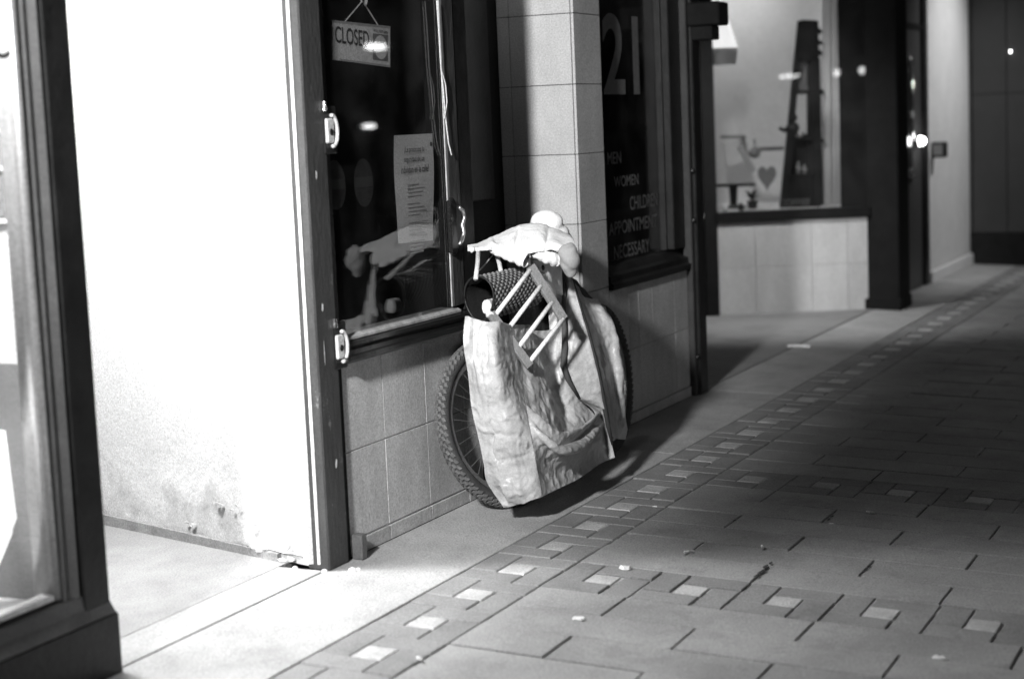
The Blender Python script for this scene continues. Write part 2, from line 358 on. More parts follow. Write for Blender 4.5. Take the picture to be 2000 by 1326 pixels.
# ================================================================== SETTING: ground
def sheet(name, x0, x1, y0, y1, m, dz=0.0, slope=True, nx=1):
    mb = MB(); z = lambda y: (gz(y) if slope else 0) + dz
    mb.add([(x0, y0, z(y0)), (x1, y0, z(y0)), (x1, y1, z(y1)), (x0, y1, z(y1))], [(0, 1, 2, 3)])
    return mb.build(name, m)
g = MB().add([(-200, -200, -0.4), (200, -200, -0.4), (200, 200, -0.4), (-200, 200, -0.4)], [(0, 1, 2, 3)]).build('ground', M['asphalt']); kind(g, 'structure')
BAND0, BAND1 = 2.262, 2.562
# concrete footway along the shops: one slab per cast bay
walk = bpy.data.objects.new('pavement', None); COL.objects.link(walk); kind(walk, 'structure')
bays = [-6, -3, 0.5, 2.05, 3.62, 6.98, 8.6, 10.4, 12.3, 14.2, 16.5, 20, 26, 40]
for a, b in zip(bays[:-1], bays[1:]):
    y1 = 2.975
    mb = MB(); x0, x1 = a + 0.002, b - 0.002
    mb.add([(x0, BAND1 + .004, gz(BAND1) - .06), (x1, BAND1 + .004, gz(BAND1) - .06), (x1, y1, gz(y1) - .06), (x0, y1, gz(y1) - .06),
            (x0, BAND1 + .004, gz(BAND1)), (x1, BAND1 + .004, gz(BAND1)), (x1, y1, gz(y1)), (x0, y1, gz(y1))],
           [(0, 3, 2, 1), (4, 5, 6, 7), (0, 1, 5, 4), (1, 2, 6, 5), (2, 3, 7, 6), (3, 0, 4, 7)])
    mb.build('pavement_slab', M['concrete'], walk, bevel=0.002)
# doorway floor, threshold strip and the floor of the far entry
fl = MB().box(3.66, 6.2, 3.16, 5.2, -.06, .0).build('doorway_floor', M['mosaic']); kind(fl, 'structure')
th = MB().box(3.665, 4.753, 2.981, 3.154, -.06, .002).build('threshold', M['concrete'], bevel=.002); kind(th, 'structure')
fl3 = MB().box(8.53, 12.9, 2.985, 5.2, -.06, .004).build('entry_floor', M['floor3'], bevel=.003); kind(fl3, 'structure')
rf = MB().box(5.965, 7.0, 2.981, 3.4, -.06, .003).build('recess_floor', M['blackmatt']); kind(rf, 'structure')

# paved street: slabs in courses, bands of bricks round pale square pavers
street = bpy.data.objects.new('street_paving', None); COL.objects.link(street); kind(street, 'structure')
bed = MB(); bed.add([(-12, -9, gz(-9) - .0065), (60, -9, gz(-9) - .0065), (60, BAND1, gz(BAND1) - .0065), (-12, BAND1, gz(BAND1) - .0065)], [(0, 1, 2, 3)])
b_ = bed.build('joint_sand', M['sand'], street); kind(b_, 'stuff')
def paver_verts(x0, x1, y0, y1, j=0.0035, dz=0.0, tl=(0, 0)):
    x0 += j * .95; x1 -= j * .95; y0 += j; y1 -= j
    c = 0.003
    f = lambda x, y, k: (x, y, gz(y) + dz + k + tl[0] * (x - x0) + tl[1] * (y - y0))
    vs = [f(x0, y0, -.03), f(x1, y0, -.03), f(x1, y1, -.03), f(x0, y1, -.03), f(x0, y0, -c), f(x1, y0, -c), f(x1, y1, -c), f(x0, y1, -c),
          f(x0 + c, y0 + c, 0), f(x1 - c, y0 + c, 0), f(x1 - c, y1 - c, 0), f(x0 + c, y1 - c, 0)]
    fs = [(8, 9, 10, 11)] + [(i, (i + 1) % 4, 4 + (i + 1) % 4, 4 + i) for i in range(4)] + [(4 + i, 4 + (i + 1) % 4, 8 + (i + 1) % 4, 8 + i) for i in range(4)]
    return vs, fs
FAR = {k: MB() for k in ('slab', 'brick', 'light')}
NP = {'paving_brick': 0, 'pale_paver': 0, 'paving_slab': 0}
def paver(name, mk, x0, x1, y0, y1, near, j=0.0035):
    vs, fs = paver_verts(x0, x1, y0, y1, j + random.uniform(-.0008, .0012), random.gauss(0, .0012), (random.gauss(0, .003), random.gauss(0, .004 if name != 'paving_slab' else .0018)))
    if near: MB().add(vs, fs).build(name, M[mk], street); NP[name] += 1
    else: FAR[mk].add(vs, fs)
DIRT = MB()
UX, UY = 0.3155, 0.30
def unit(xc, yc, near):
    """one square of the band: a pale paver with four bricks turning round it"""
    a, b = UX / 2, UY / 2; p, q = UX / 6, UY / 6
    R_ = lambda n, m, x0, x1, y0, y1: paver(n, m, xc + x0, xc + x1, yc + y0, yc + y1, near)
    R_('pale_paver', 'light', -p, p, -q, q)
    R_('paving_brick', 'brick', -a, -p, -q, b)      # near
    R_('paving_brick', 'brick', -p, a, q, b)        # left
    R_('paving_brick', 'brick', p, a, -b, q)        # far
    R_('paving_brick', 'brick', -a, p, -b, -q)      # right
X0 = 4.09
YC = (BAND0 + BAND1) / 2
for n in range(-18, 70):
    xc = X0 + n * UX
    unit(xc, YC, -2 <= n <= 22)
CROSS = [X0 + 3 * UX + 0.005, X0 + 8 * UX + 0.02]
CROSS_ALL = [CROSS[0] - 1.589 * 2, CROSS[0] - 1.589] + CROSS
for xc in CROSS_ALL:
    for k in range(1, 22):
        unit(xc, YC - k * UY, xc in CROSS and k <= 6)
def courses(xa, xb, n, first, near):
    w = (xb - xa) / n
    for c in range(n):
        y = BAND0; s = (1.667 if (c + first) % 2 == 0 else 1.966)
        js = sorted([s + .596 * k for k in range(-16, 3) if s + .596 * k < BAND0 - .06] + [BAND0], reverse=True)
        for u, v in zip(js[:-1], js[1:]):
            paver('paving_slab', 'slab', xa + c * w, xa + (c + 1) * w, v, u, near and v > 0.3, 0.0032)
            if near and random.random() < .38:
                a_, b_q = xa + (c + random.uniform(.03, .2)) * w, xa + (c + random.uniform(.8, .97)) * w
                hw_ = random.uniform(.002, .0042)
                DIRT.add([(a_, v - hw_, gz(v) - .002), (b_q, v - hw_, gz(v) - .002), (b_q, v + hw_, gz(v) - .002), (a_, v + hw_, gz(v) - .002)], [(0, 1, 2, 3)])
H_ = UX / 2
courses(CROSS[0] + H_, CROSS[1] - H_, 6, 0, True)
courses(CROSS[0] - 1.589 + H_, CROSS[0] - H_, 6, 0, True)
courses(CROSS[0] - 3.178 + H_, CROSS[0] - 1.589 - H_, 6, 0, False)
courses(CROSS[1] + H_, CROSS[1] + H_ + .2125 * 8, 8, 0, True)
courses(CROSS[1] + H_ + .2125 * 8, CROSS[1] + H_ + .2125 * 90, 82, 0, False)
for k, mb in FAR.items():
    o = mb.build({'slab': 'paving_slab', 'brick': 'paving_brick', 'light': 'pale_paver'}[k], M[k], street); kind(o, 'stuff')
# open and eroded joints
kind(DIRT.build('joint_dirt', M['soil'], street), 'stuff')
for (px, py, r) in ((1487, 1118, .022), (1478, 1126, .017), (1496, 1108, .02), (1505, 1101, .013), (1698, 1108, .011), (1625, 1010, .013), (1435, 1018, .010), (1618, 1016, .014), (1690, 1114, .013)):
    c = onG((px, py)); mb = MB(); n = 9
    mb.add([(c.x + r * 1.5 * random.uniform(.6, 1.1) * math.cos(6.283 * k / n), c.y + r * .45 * random.uniform(.6, 1.1) * math.sin(6.283 * k / n), gz(c.y) + .004) for k in range(n)], [tuple(range(n))])
    o = mb.build('joint_dirt', M['soil'], street); kind(o, 'stuff')

# ================================================================== NEAR SHOP FRONT (left edge)
sf = thing('storefront', 'black framed shop window at the left edge with a bright white interior', 'shop front', (2.6, W, 0))
GY = 3.0
MB().box(-3, 3.672, 2.955, 3.06, gz(2.96) - .05, .166).build('plinth', M['black'], sf, bevel=.004)
MB().prism([(2.955, .168), (2.975, .2), (2.98, .236), (3.02, .25), (3.03, .168)], -3, 3.66, 'x').build('bottom_rail', M['midframe'], sf)
MB().prism([(3.555, 2.972), (3.66, 2.972), (3.66, 3.06), (3.555, 3.06)], .168, 2.6, 'z').build('stile', M['black'], sf, bevel=.004)
MB().prism([(3.486, 3.06), (3.486, 2.996), (3.50, 2.984), (3.52, 2.992), (3.54, 2.975), (3.553, 2.985), (3.553, 3.06)], .237, 2.6, 'z').build('moulding', M['midframe'], sf, smooth=False)
MB().prism([(3.456, 3.05), (3.458, 2.992), (3.464, 2.985), (3.477, 2.985), (3.484, 2.992), (3.484, 3.05)], .25, 2.6, 'z').build('bead', M['bead'], sf, smooth=True)
MB().box(-3, 3.456, 2.985, 3.03, .2505, .266).build('bead', M['bead'], sf, bevel=.003)
MB().box(-3, 3.457, GY, GY + .006, .26, 2.6).build('window_pane', M['clear'], sf)
MB().box(-3, 3.672, 2.96, 3.06, 2.6, 2.75).build('head_rail', M['black'], sf)
MB().box(3.63, 3.655, 3.065, 4.4, .84, 2.6).build('side_panel', M['white'], sf)
MB().box(3.625, 3.655, 3.065, 4.4, .168, .838).build('side_panel', M['mgrey'], sf)
for z in (1.22, 1.36, 1.46): MB().box(3.618, 3.6295, 3.065, 4.4, z, z + .012).build('rail', M['white'], sf)
MB().box(3.624, 3.6295, 3.065, 4.4, 1.236, 1.505).build('grey_panel', M['mgrey'], sf)
MB().box(-3, 3.62, 3.065, 4.4, .168, .19).build('display_floor', M['white'], sf)
MB().box(-3, 3.62, 4.36, 4.4, .191, 2.6).build('back_panel', M['white'], sf)
MB().box(3.66, 3.675, 3.065, 4.5, 0, 2.6).build('return_wall', M['black'], sf)
# round ring and line printed on the pane
c = atY((0, 48), GY - .002)
mb = MB(); n = 36
ring = [(c.x + .062 * k * math.cos(t * 6.283 / n), GY - .002, c.z + .085 * k * math.sin(t * 6.283 / n)) for k in (1, .84) for t in range(n)]
mb.add(ring, [(t, (t + 1) % n, n + (t + 1) % n, n + t) for t in range(n)]); mb.build('ring_emblem', M['ink'], sf)
# pale ornament in the display
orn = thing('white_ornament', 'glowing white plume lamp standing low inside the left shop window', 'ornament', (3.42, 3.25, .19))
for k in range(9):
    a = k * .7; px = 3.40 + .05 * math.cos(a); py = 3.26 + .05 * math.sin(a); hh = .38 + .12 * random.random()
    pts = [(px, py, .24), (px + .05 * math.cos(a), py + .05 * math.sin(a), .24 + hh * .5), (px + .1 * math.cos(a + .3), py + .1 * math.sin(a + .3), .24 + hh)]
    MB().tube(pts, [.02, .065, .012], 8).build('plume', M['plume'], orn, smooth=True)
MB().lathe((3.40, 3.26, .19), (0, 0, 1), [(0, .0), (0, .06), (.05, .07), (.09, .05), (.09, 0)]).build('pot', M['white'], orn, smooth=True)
tb = thing('shop_ceiling_light', 'fluorescent batten on the ceiling of the left shop', 'ceiling light', (3.05, 3.45, 2.5))
MB().box(2.7, 3.4, 3.38, 3.52, 2.5, 2.56).build('batten', M['white'], tb)
MB().tube([(2.75, 3.45, 2.485), (3.35, 3.45, 2.485)], .013).build('tube', M['glow'], tb)

# ================================================================== DOORWAY
dw = thing('doorway_wall', 'bright white plaster wall of the open doorway, flaking near its foot', 'wall', (5.0, 3.6, 0))
def splay(t): return (4.768 + .36 / 1.16 * (t), 2.999 + t)             # along the splayed wall
def wallgrid(t0, t1, z0, z1, off0=0):
    P = []
    nz_, nt_ = 46, 40
    for i in range(nz_ + 1):
        z = z0 + (z1 - z0) * (i / nz_) ** 1.6; r = []
        for k in range(nt_ + 1):
            t = t0 + (t1 - t0) * (k / nt_) ** 1.2
            x, y = splay(t)
            d = .006 * noise.noise(Vector((t * 3, z * 3, 1)))
            if z < .4: d += .012 * noise.fractal(Vector((t * 9, z * 9, 5)), 1, 2, 5) * (1 - z / .4)
            r.append((x - d, y + .3 * d, z))
        P.append(r)
    return P
MB().grid(wallgrid(.012, 2.0, 0.03, 2.7)).build('plaster_face', M['plaster'], dw, smooth=True)
bx0, by0 = splay(0.02); bx1, by1 = splay(2.0)
MB().add([(bx0 + .012, by0, 0), (bx1 + .012, by1, 0), (bx1 + .012, by1, 2.7), (bx0 + .012, by0, 2.7), (bx0 + .06, by0 + .05, 0), (bx1 + .06, by1, 0), (bx1 + .06, by1, 2.7), (bx0 + .06, by0 + .05, 2.7)],
         [(0, 1, 2, 3), (4, 5, 6, 7), (0, 4, 7, 3), (1, 5, 6, 2), (3, 2, 6, 7)]).build('masonry', M['plaster_trim'], dw)
tx, ty = splay(0.0)
MB().prism([(tx - .014, ty + .055), (tx - .02, ty + .03), (tx - .008, ty + .016), (tx - .014, ty - .008), (tx + .0, ty - .01), (tx + .02, ty), (tx + .03, ty + .06)], .02, 2.7, 'z').build('trim', M['plaster_trim'], dw, smooth=False)
sxa, sya = splay(.2); sxb, syb = splay(2.0)
MB().add([(sxa - .012, sya, .0), (sxb - .02, syb, .0), (sxb - .02, syb, .05), (sxa - .012, sya, .026), (sxa + .02, sya, 0), (sxb + .02, syb, 0), (sxb + .02, syb, .05), (sxa + .02, sya, .026)],
         [(0, 1, 2, 3), (3, 2, 6, 7), (0, 4, 7, 3), (1, 5, 6, 2)]).build('skirting', M['skirting'], dw)
# peeling plaster: curled flakes and rubble low on the wall and at its foot
for i in range(22):
    t = random.uniform(.03, .75) if i < 8 else random.uniform(.02, .32); z = random.uniform(.03, .17) if i < 15 else random.uniform(.0, .05)
    x, y = splay(t); r = random.uniform(.006, .02); n = 7
    cx, cz = x - .010 - random.uniform(0, .004), z
    vs = []
    for k in range(n):
        a = 6.283 * k / n + random.uniform(-.2, .2); rr = r * random.uniform(.5, 1.2)
        vs.append((cx - .004 * random.random(), y + rr * math.cos(a) * 1.3, max(.003, cz + rr * math.sin(a) * .6)))
    vs2 = [(v[0] + .004, v[1], v[2]) for v in vs]
    MB().add(vs + vs2, [tuple(range(n)), tuple(range(n, 2 * n))[::-1]] + [(k, (k + 1) % n, n + (k + 1) % n, n + k) for k in range(n)]).build('plaster_flake', M['plaster_trim'] if i % 3 else M['plaster'], dw)
dlt = thing('doorway_lamp', 'round ceiling lamp above the white doorway', 'ceiling lamp', (DOORLAMP[0], DOORLAMP[1], 2.6))
MB().lathe((DOORLAMP[0], DOORLAMP[1], 2.6), (0, 0, -1), [(0, 0), (0, .12), (.04, .12), (.04, 0)]).build('lamp_base', M['white'], dlt)
MB().lathe((DOORLAMP[0], DOORLAMP[1], 2.56), (0, 0, -1), [(0, .1), (.03, .095), (.055, .07), (.065, 0)]).build('diffuser', M['glow'], dlt, smooth=True)
dlb = thing('doorway_fill_lamp', 'added ceiling lamp deep in the doorway to brighten the white wall', 'ceiling lamp', (3.95, 4.3, 2.6))  # made-up fitting for the added doorway fill
MB().lathe((3.95, 4.3, 2.6), (0, 0, -1), [(0, 0), (0, .12), (.04, .12), (.04, 0)]).build('lamp_base', M['white'], dlb)
MB().lathe((3.95, 4.3, 2.56), (0, 0, -1), [(0, .1), (.03, .095), (.055, .07), (.065, 0)]).build('diffuser', M['glow'], dlb, smooth=True)
bd = MB().box(3.68, 5.6, 4.9, 4.96, 0, 2.6).build('shop_door', M['black'], bevel=.004)
tag(bd, 'dark inner door at the back of the white doorway', 'door')

# post
po = thing('door_post', 'scratched grey painted post between white wall and shop window', 'post', (4.82, W, 0))
MB().box(4.757, 4.884, 2.958, 3.04, .0, 2.7).build('post_body', M['post'], po, bevel=.005)
for (px, py, w_, h_) in ((617, 342, .012, .035), (629, 600, .016, .035), (633, 690, .005, .1), (656, 905, .016, .04)):
    c = atY((px, py), 2.957); n = 8
    MB().add([(c.x + w_ / 2 * random.uniform(.5, 1.1) * math.cos(6.283 * k / n), 2.9555, c.z + h_ / 2 * random.uniform(.6, 1.1) * math.sin(6.283 * k / n)) for k in range(n)], [tuple(range(n))]).build('paint_chip', M['paper'], po)
MB().box(4.886, 4.922, 2.972, 3.05, 0, .7).build('gap_strip', M['blackmatt'], po)
br = MB().box(4.915, 4.95, 2.925, 2.965, .0, .085).build('bracket', M['midframe'], po, bevel=.003)
for (px, py, r) in ((634, 1116, .012), (688, 1114, .016), (700, 1112, .01), (576, 1108, .012)):
    c = onG((px, py)); n = 9
    o = MB().lathe((c.x, c.y, gz(c.y)), (0, 0, 1), [(0, 0), (0, r), (r * .5, r * .7), (r * .8, 0)], 7).build('rubble', M['litter'])
    tag(o, {634: 'white crumb of plaster at the foot of the grey post', 688: 'largest white crumb beside the metal bracket at the post foot', 700: 'small crumb right of the metal bracket at the post foot', 576: 'white crumb below the flaking corner of the white wall'}[px], 'rubble', 'plaster crumbs on the ground')

# ================================================================== FIRST SHOP WINDOW with tiles below
tw = thing('tiled_wall', 'low grey tiled wall under the shop window behind the bicycle wheel', 'wall', (5.44, W, 0))
MB().box(4.924, 5.955, 2.986, 3.2, 0, .655).build('backing', M['grout'], tw)
def tiles(parent, x0s, z0s, y, m, name='tile', j=.002, t=.012):
    for a, b in zip(x0s[:-1], x0s[1:]):
        for c, d in zip(z0s[:-1], z0s[1:]):
            MB().box(a + j, b - j, y - random.uniform(0, .0012), y + t, c + j, d - j).build(name, m, parent, bevel=.0012)
tiles(tw, [4.926, 5.2, 5.51, 5.816, 5.956], [.056, .358, .655], 2.98, M['tile'])
tiles(tw, [4.952, 5.2, 5.51, 5.816, 5.956], [.0, .054], 2.974, M['kick'], 'base_tile')

sw = thing('shop_window', 'black framed shop window with a CLOSED sign hanging behind the glass', 'window', (5.44, W, .66))
gy = 2.982
MB().prism([(2.935, .664), (2.928, .672), (2.935, .684), (2.955, .686), (2.958, .70), (2.948, .715), (2.955, .728), (2.975, .733), (3.06, .733), (3.06, .664)], 4.9, 5.955, 'x').build('sill', M['blackgloss'], sw)
MB().prism([(2.965, .7335), (2.965, .741), (2.99, .755), (3.03, .755), (3.03, .7335)], 4.93, 5.80, 'x').build('bottom_rail', M['wornedge'], sw)
MB().box(4.888, 4.93, 2.974, 3.05, .736, 2.6).build('stile', M['black'], sw, bevel=.003)
MB().box(5.7515, 5.757, 2.976, 2.9812, .757, 2.6).build('bead', M['wornedge'], sw, bevel=.001)
MB().box(5.7455, 5.757, 2.9835, 3.05, .757, 2.6).build('rebate', M['blackmatt'], sw)
MB().box(5.758, 5.852, 2.972, 3.05, .757, 2.6).build('stile', M['worn'], sw, bevel=.004)
MB().box(5.853, 5.962, 2.975, 3.05, .735, 2.7).build('jamb', M['black'], sw, bevel=.003)
MB().box(4.93, 5.745, 2.985, 3.03, 2.56, 2.68).build('head_rail', M['black'], sw)
MB().box(4.931, 5.744, gy, gy + .005, .75, 2.56).build('window_pane', M['glass'], sw)
# room behind
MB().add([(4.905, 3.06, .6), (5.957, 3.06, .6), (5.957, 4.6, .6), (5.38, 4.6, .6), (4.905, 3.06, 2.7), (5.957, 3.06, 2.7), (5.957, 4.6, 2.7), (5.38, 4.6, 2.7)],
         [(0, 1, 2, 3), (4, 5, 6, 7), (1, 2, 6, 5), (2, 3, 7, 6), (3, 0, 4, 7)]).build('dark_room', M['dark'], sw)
# hinges: round chromed knuckles with a screwed plate
def hinge(px, py):
    c = atY((px, py), 2.95); k = 1.0
    h = MB().prism([(c.x - .024, c.z - .04), (c.x + .014, c.z - .04), (c.x + .02, c.z - .03), (c.x + .02, c.z + .03), (c.x + .014, c.z + .04), (c.x - .024, c.z + .04)], 2.945, 2.966, 'y').build('hinge', M['hinge'], sw, bevel=.004)
    n = 16; pts = []
    for i in range(n + 1):
        a = -1.75 + 3.5 * i / n; pts.append((c.x + .006 + .03 * math.cos(a), 2.945, c.z + .05 * math.sin(a)))
    MB().tube(pts, .0065, 8).build('ring', M['hinge'], h, smooth=True)
    MB().lathe((c.x, 2.946, c.z - .004), (0, -1, 0), [(0, .012), (.003, .010), (.003, 0)], 12).build('screw', M['black'], h)
    MB().lathe((c.x - .026, 2.952, c.z + .095), (0, 0, -1), [(0, 0), (0, .008), (.03, .011), (.035, 0)], 10).build('pin', M['chrome'], h)
    MB().box(c.x - .03, c.x + .05, 2.954, 2.969, c.z - .075, c.z + .08).build('plate', M['black'], h, bevel=.004)
hinge(645, 256); hinge(665, 677)
# curled pull handle on the right-hand frame
hy = 2.93
pts = [atY(p, hy) for p in ((897, 405), (904, 412), (907, 425), (903, 440), (906, 455), (902, 470), (897, 478))]
hd = MB().tube(pts, [.007, .008, .007, .01, .007, .008, .006], 8).build('handle', M['steel'], sw, smooth=True)
c = atY((899, 440), hy)
MB().prism([(c.x - .024, c.z - .1), (c.x + .005, c.z - .115), (c.x + .03, c.z - .09), (c.x + .022, c.z), (c.x + .03, c.z + .08), (c.x + .005, c.z + .105), (c.x - .024, c.z + .09)], 2.955, 2.974, 'y').build('back_plate', M['blackgloss'], hd, bevel=.004)
# bare cable hanging down the frame
pts = [atY(p, 2.958) for p in ((853, 2), (857, 60), (861, 130), (866, 180), (870, 230), (876, 280), (882, 303))]
cb = MB().tube(pts, .0026, 6).build('cable', M['rope'], sw)
pts = [atY(p, 2.957) for p in ((862, 137), (870, 165), (873, 200), (868, 232))]
MB().tube(pts, .002, 6).build('cable', M['rope'], sw)

# sign
sg = thing('closed_sign', 'white CLOSED sign with a clock face hanging on strings behind the glass', 'sign', (5.19, 3.04, 1.7))
sy = 2.997
q = [atY(p, sy) for p in ((650, 117), (762, 132), (762, 52), (650, 40))]
MB().add([(v.x, sy, v.z) for v in q] + [(v.x, sy + .003, v.z) for v in q], [(0, 1, 2, 3), (7, 6, 5, 4), (0, 4, 5, 1), (1, 5, 6, 2), (2, 6, 7, 3), (3, 7, 4, 0)]).build('board', M['paper'], sg)
def on_sign(u, v): return (q[0] * (1 - u) + q[1] * u) * (1 - v) + (q[3] * (1 - u) + q[2] * u) * v
def strip(name, u0, u1, v0, v1, m, dy=.001):
    p = [on_sign(u0, v0), on_sign(u1, v0), on_sign(u1, v1), on_sign(u0, v1)]
    return MB().add([(a.x, sy - dy, a.z) for a in p], [(0, 1, 2, 3)]).build(name, m, sg)
strip('border', 0, 1, .94, 1, M['lgrey']); strip('border', .12, 1, 0, .045, M['lgrey'])
tilt = math.atan2((q[1] - q[0]).z, (q[1] - q[0]).x)
p = on_sign(.035, .44)
text('lettering', 'CLOSED', .055, (p.x, sy - .0012, p.z), M['ink'], sg, bold=.012, width=.225, rot=(math.pi / 2, -tilt, 0))
p = on_sign(.69, .82); text('lettering', 'WILL RETURN', .010, (p.x, sy - .0012, p.z), M['ink'], sg, width=.10, rot=(math.pi / 2, -tilt, 0), bold=.01)
strip('clock_ground', .68, .955, .13, .78, M['mgrey'])
p = on_sign(.82, .455)
MB().add([(p.x, sy - .002, p.z)] + [(p.x + .046 * math.cos(6.283 * k / 28), sy - .002, p.z + .041 * math.sin(6.283 * k / 28)) for k in range(28)], [(0, 1 + k, 1 + (k + 1) % 28) for k in range(28)]).build('clock_face', M['paper'], sg)
MB().add([(p.x - .003, sy - .003, p.z), (p.x + .003, sy - .003, p.z), (p.x + .001, sy - .003, p.z + .028)], [(0, 1, 2)]).build('hand', M['ink'], sg)
MB().add([(p.x, sy - .003, p.z - .003), (p.x, sy - .003, p.z + .003), (p.x - .02, sy - .003, p.z - .012)], [(0, 1, 2)]).build('hand', M['ink'], sg)
hk = atY((709, 2), 2.995)
for u in (.2, .78):
    e = on_sign(u, .99); MB().tube([(hk.x, sy, hk.z), (e.x, sy, e.z)], .0022, 5).build('string', M['rope'], sg)
MB().lathe((hk.x, 2.9875, hk.z), (0, 1, 0), [(0, .018), (.004, .012), (.01, .006), (.014, .006), (.014, 0)], 14).build('suction_hook', M['lgrey'], sg, smooth=True)

# notice
nb = thing('paper_notice', 'tall printed paper notice taped behind the glass, headed by a question in Spanish', 'notice', (5.52, 3.03, 1.2))
ny = 2.994
t0, t1, b1, b0 = atY((771, 265), ny), atY((846, 261), ny), atY((849, 470), ny), atY((777, 476), ny)
rows = []
for i in range(9):
    v = i / 8; a = t0 * (1 - v) + b0 * v; b = t1 * (1 - v) + b1 * v
    rows.append([(a.x * (1 - u) + b.x * u, ny + .004 * math.sin(3 * u + 5 * v) + .003, a.z * (1 - u) + b.z * u) for u in (0, .25, .5, .75, 1)])
MB().grid(rows).build('sheet', M['paper'], nb, smooth=True)
for i, (s_, w_, dx) in enumerate((('\u00bfLe preocupa la', .15, .06), ('seguridad de un', .155, .055), ('individuo en la calle?', .21, .03))):
    text('lettering', s_, .026, (t0.x + dx, ny - .002, t0.z - .068 - i * .034), M['inkgrey'] if False else M['ink'], nb, width=w_, bold=.006)
for i in range(20):
    z = t0.z - .18 - i * .0135
    if i % 5 == 4: continue
    MB().box(t0.x + .07, t0.x + .07 + random.uniform(.08, .15), ny - .0018, ny - .0012, z, z + .0035).build('text_line', M['inkgrey'], nb)
MB().box(t1.x - .03, t1.x - .018, ny - .0018, ny - .0012, t1.z - .045, t1.z - .03).build('crest', M['ink'], nb)
# oval stickers
for i, (px, py, lab) in enumerate(((660, 362, 'faded oval sticker on the glass beside the grey post'), (715, 357, 'striped oval sticker on the glass below the chrome hinge'))):
    c = atY((px, py), gy - .002); st = thing('oval_sticker', lab, 'sticker', (c.x, gy, c.z), 'oval stickers on the window')
    n = 28; MB().add([(c.x + .066 * math.cos(6.283 * k / n), gy + .007, c.z + .082 * math.sin(6.283 * k / n)) for k in range(n)], [tuple(range(n))]).build('disc', M['decal'], st)
    MB().box(c.x - .058, c.x + .058, gy + .0055, gy + .006, c.z - .014, c.z + .02).build('stripe', M['ink'], st)

# ================================================================== RECESS with a black door, PIER
rd = thing('recessed_door', 'black recessed door between shop window and tiled pier', 'door', (6.5, 3.34, 0))
MB().box(5.964, 7.008, 3.345, 3.39, .0, 2.7).build('door_leaf', M['blackmatt'], rd)
MB().box(6.1, 6.9, 3.335, 3.344, .25, .9).build('panel', M['black'], rd, bevel=.006)
MB().box(6.1, 6.9, 3.335, 3.344, 1.1, 2.2).build('panel', M['black'], rd, bevel=.006)
MB().box(5.964, 5.99, 3.052, 3.344, 0, 2.7).build('jamb', M['blackmatt'], rd)
pr = thing('tiled_pier', 'pale tiled pier between the recess and the barber window', 'pier', (7.16, W, 0))
MB().box(7.016, 7.305, 2.99, 3.34, 0, 2.8).build('core', M['groutdark'], pr)
zs = [.0, .055, .36, .672, .977, 1.281, 1.583, 1.886, 2.19, 2.5, 2.8]
for a, b in zip(zs[:-1], zs[1:]):
    MB().box(7.011, 7.308, 2.98 - random.uniform(0, .001), 2.992, a + .0015, b - .0015).build('tile', M['pier'] if a > .6 else M['tile2'], pr, bevel=.0012)
    MB().box(7.006, 7.018, 2.994, 3.284, a + .0015, b - .0015).build('tile', M['pier'], pr, bevel=.0012)
    MB().box(7.006, 7.018, 3.287, 3.343, a + .0015, b - .0015).build('tile', M['pier'], pr, bevel=.0012)

# ================================================================== BARBER WINDOW "21"
t2 = thing('tiled_wall', 'dim grey tiled wall below the lettered barber window', 'wall', (7.84, W, 0))
MB().box(7.312, 8.37, 2.986, 3.2, 0, .65).build('backing', M['lgrey'], t2)
tiles(t2, [7.313, 7.551, 7.673, 7.856, 8.17, 8.369], [.056, .352, .65], 2.98, M['tile2'])
tiles(t2, [7.313, 7.856, 8.369], [0., .054], 2.974, M['tile2'], 'base_tile')
bw_ = thing('barber_window', 'black window lettered 21 and NO APPOINTMENT NECESSARY', 'window', (7.84, W, .65))
MB().prism([(2.958, .655), (2.955, .68), (2.97, .69), (2.972, .715), (3.0, .725), (3.02, .755), (3.08, .765), (3.08, .655)], 7.312, 8.37, 'x').build('sill', M['black'], bw_)
MB().box(8.21, 8.37, 2.985, 3.1, .766, 2.7).build('stile', M['black'], bw_, bevel=.004)
MB().box(8.19, 8.208, 3.02, 3.1, .766, 2.7).build('bead', M['black'], bw_)
MB().box(7.312, 7.33, 3.0, 3.1, .766, 2.7).build('stile', M['black'], bw_)
g2 = 3.05
MB().box(7.331, 8.19, g2, g2 + .005, .74, 2.6).build('window_pane', M['glassdark'], bw_)
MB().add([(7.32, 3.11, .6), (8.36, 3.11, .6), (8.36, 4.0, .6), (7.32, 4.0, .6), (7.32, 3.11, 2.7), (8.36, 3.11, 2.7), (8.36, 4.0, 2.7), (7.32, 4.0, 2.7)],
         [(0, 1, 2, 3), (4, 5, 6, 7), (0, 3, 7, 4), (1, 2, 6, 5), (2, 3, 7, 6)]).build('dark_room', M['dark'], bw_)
def glyphs(s_, pl, pr_, ptop, pbot, bold=.01):
    a = atY((pl, pbot), g2 - .002); b = atY((pr_, ptop), g2 - .002); h = atY((pl, ptop), g2 - .002).z - a.z
    text('lettering', s_, h, (a.x, g2 - .0015, a.z), M['paint'], bw_, bold=bold, width=b.x - a.x)
glyphs('21', 1180, 1245, 25, 185, .022)
glyphs('MEN', 1187, 1213, 298, 322); glyphs('WOMEN', 1200, 1247, 345, 367); glyphs('CHILDREN', 1231, 1284, 384, 411)
glyphs('NO APPOINTMENT', 1163, 1284, 440, 467); glyphs('NECESSARY', 1200, 1269, 480, 508)
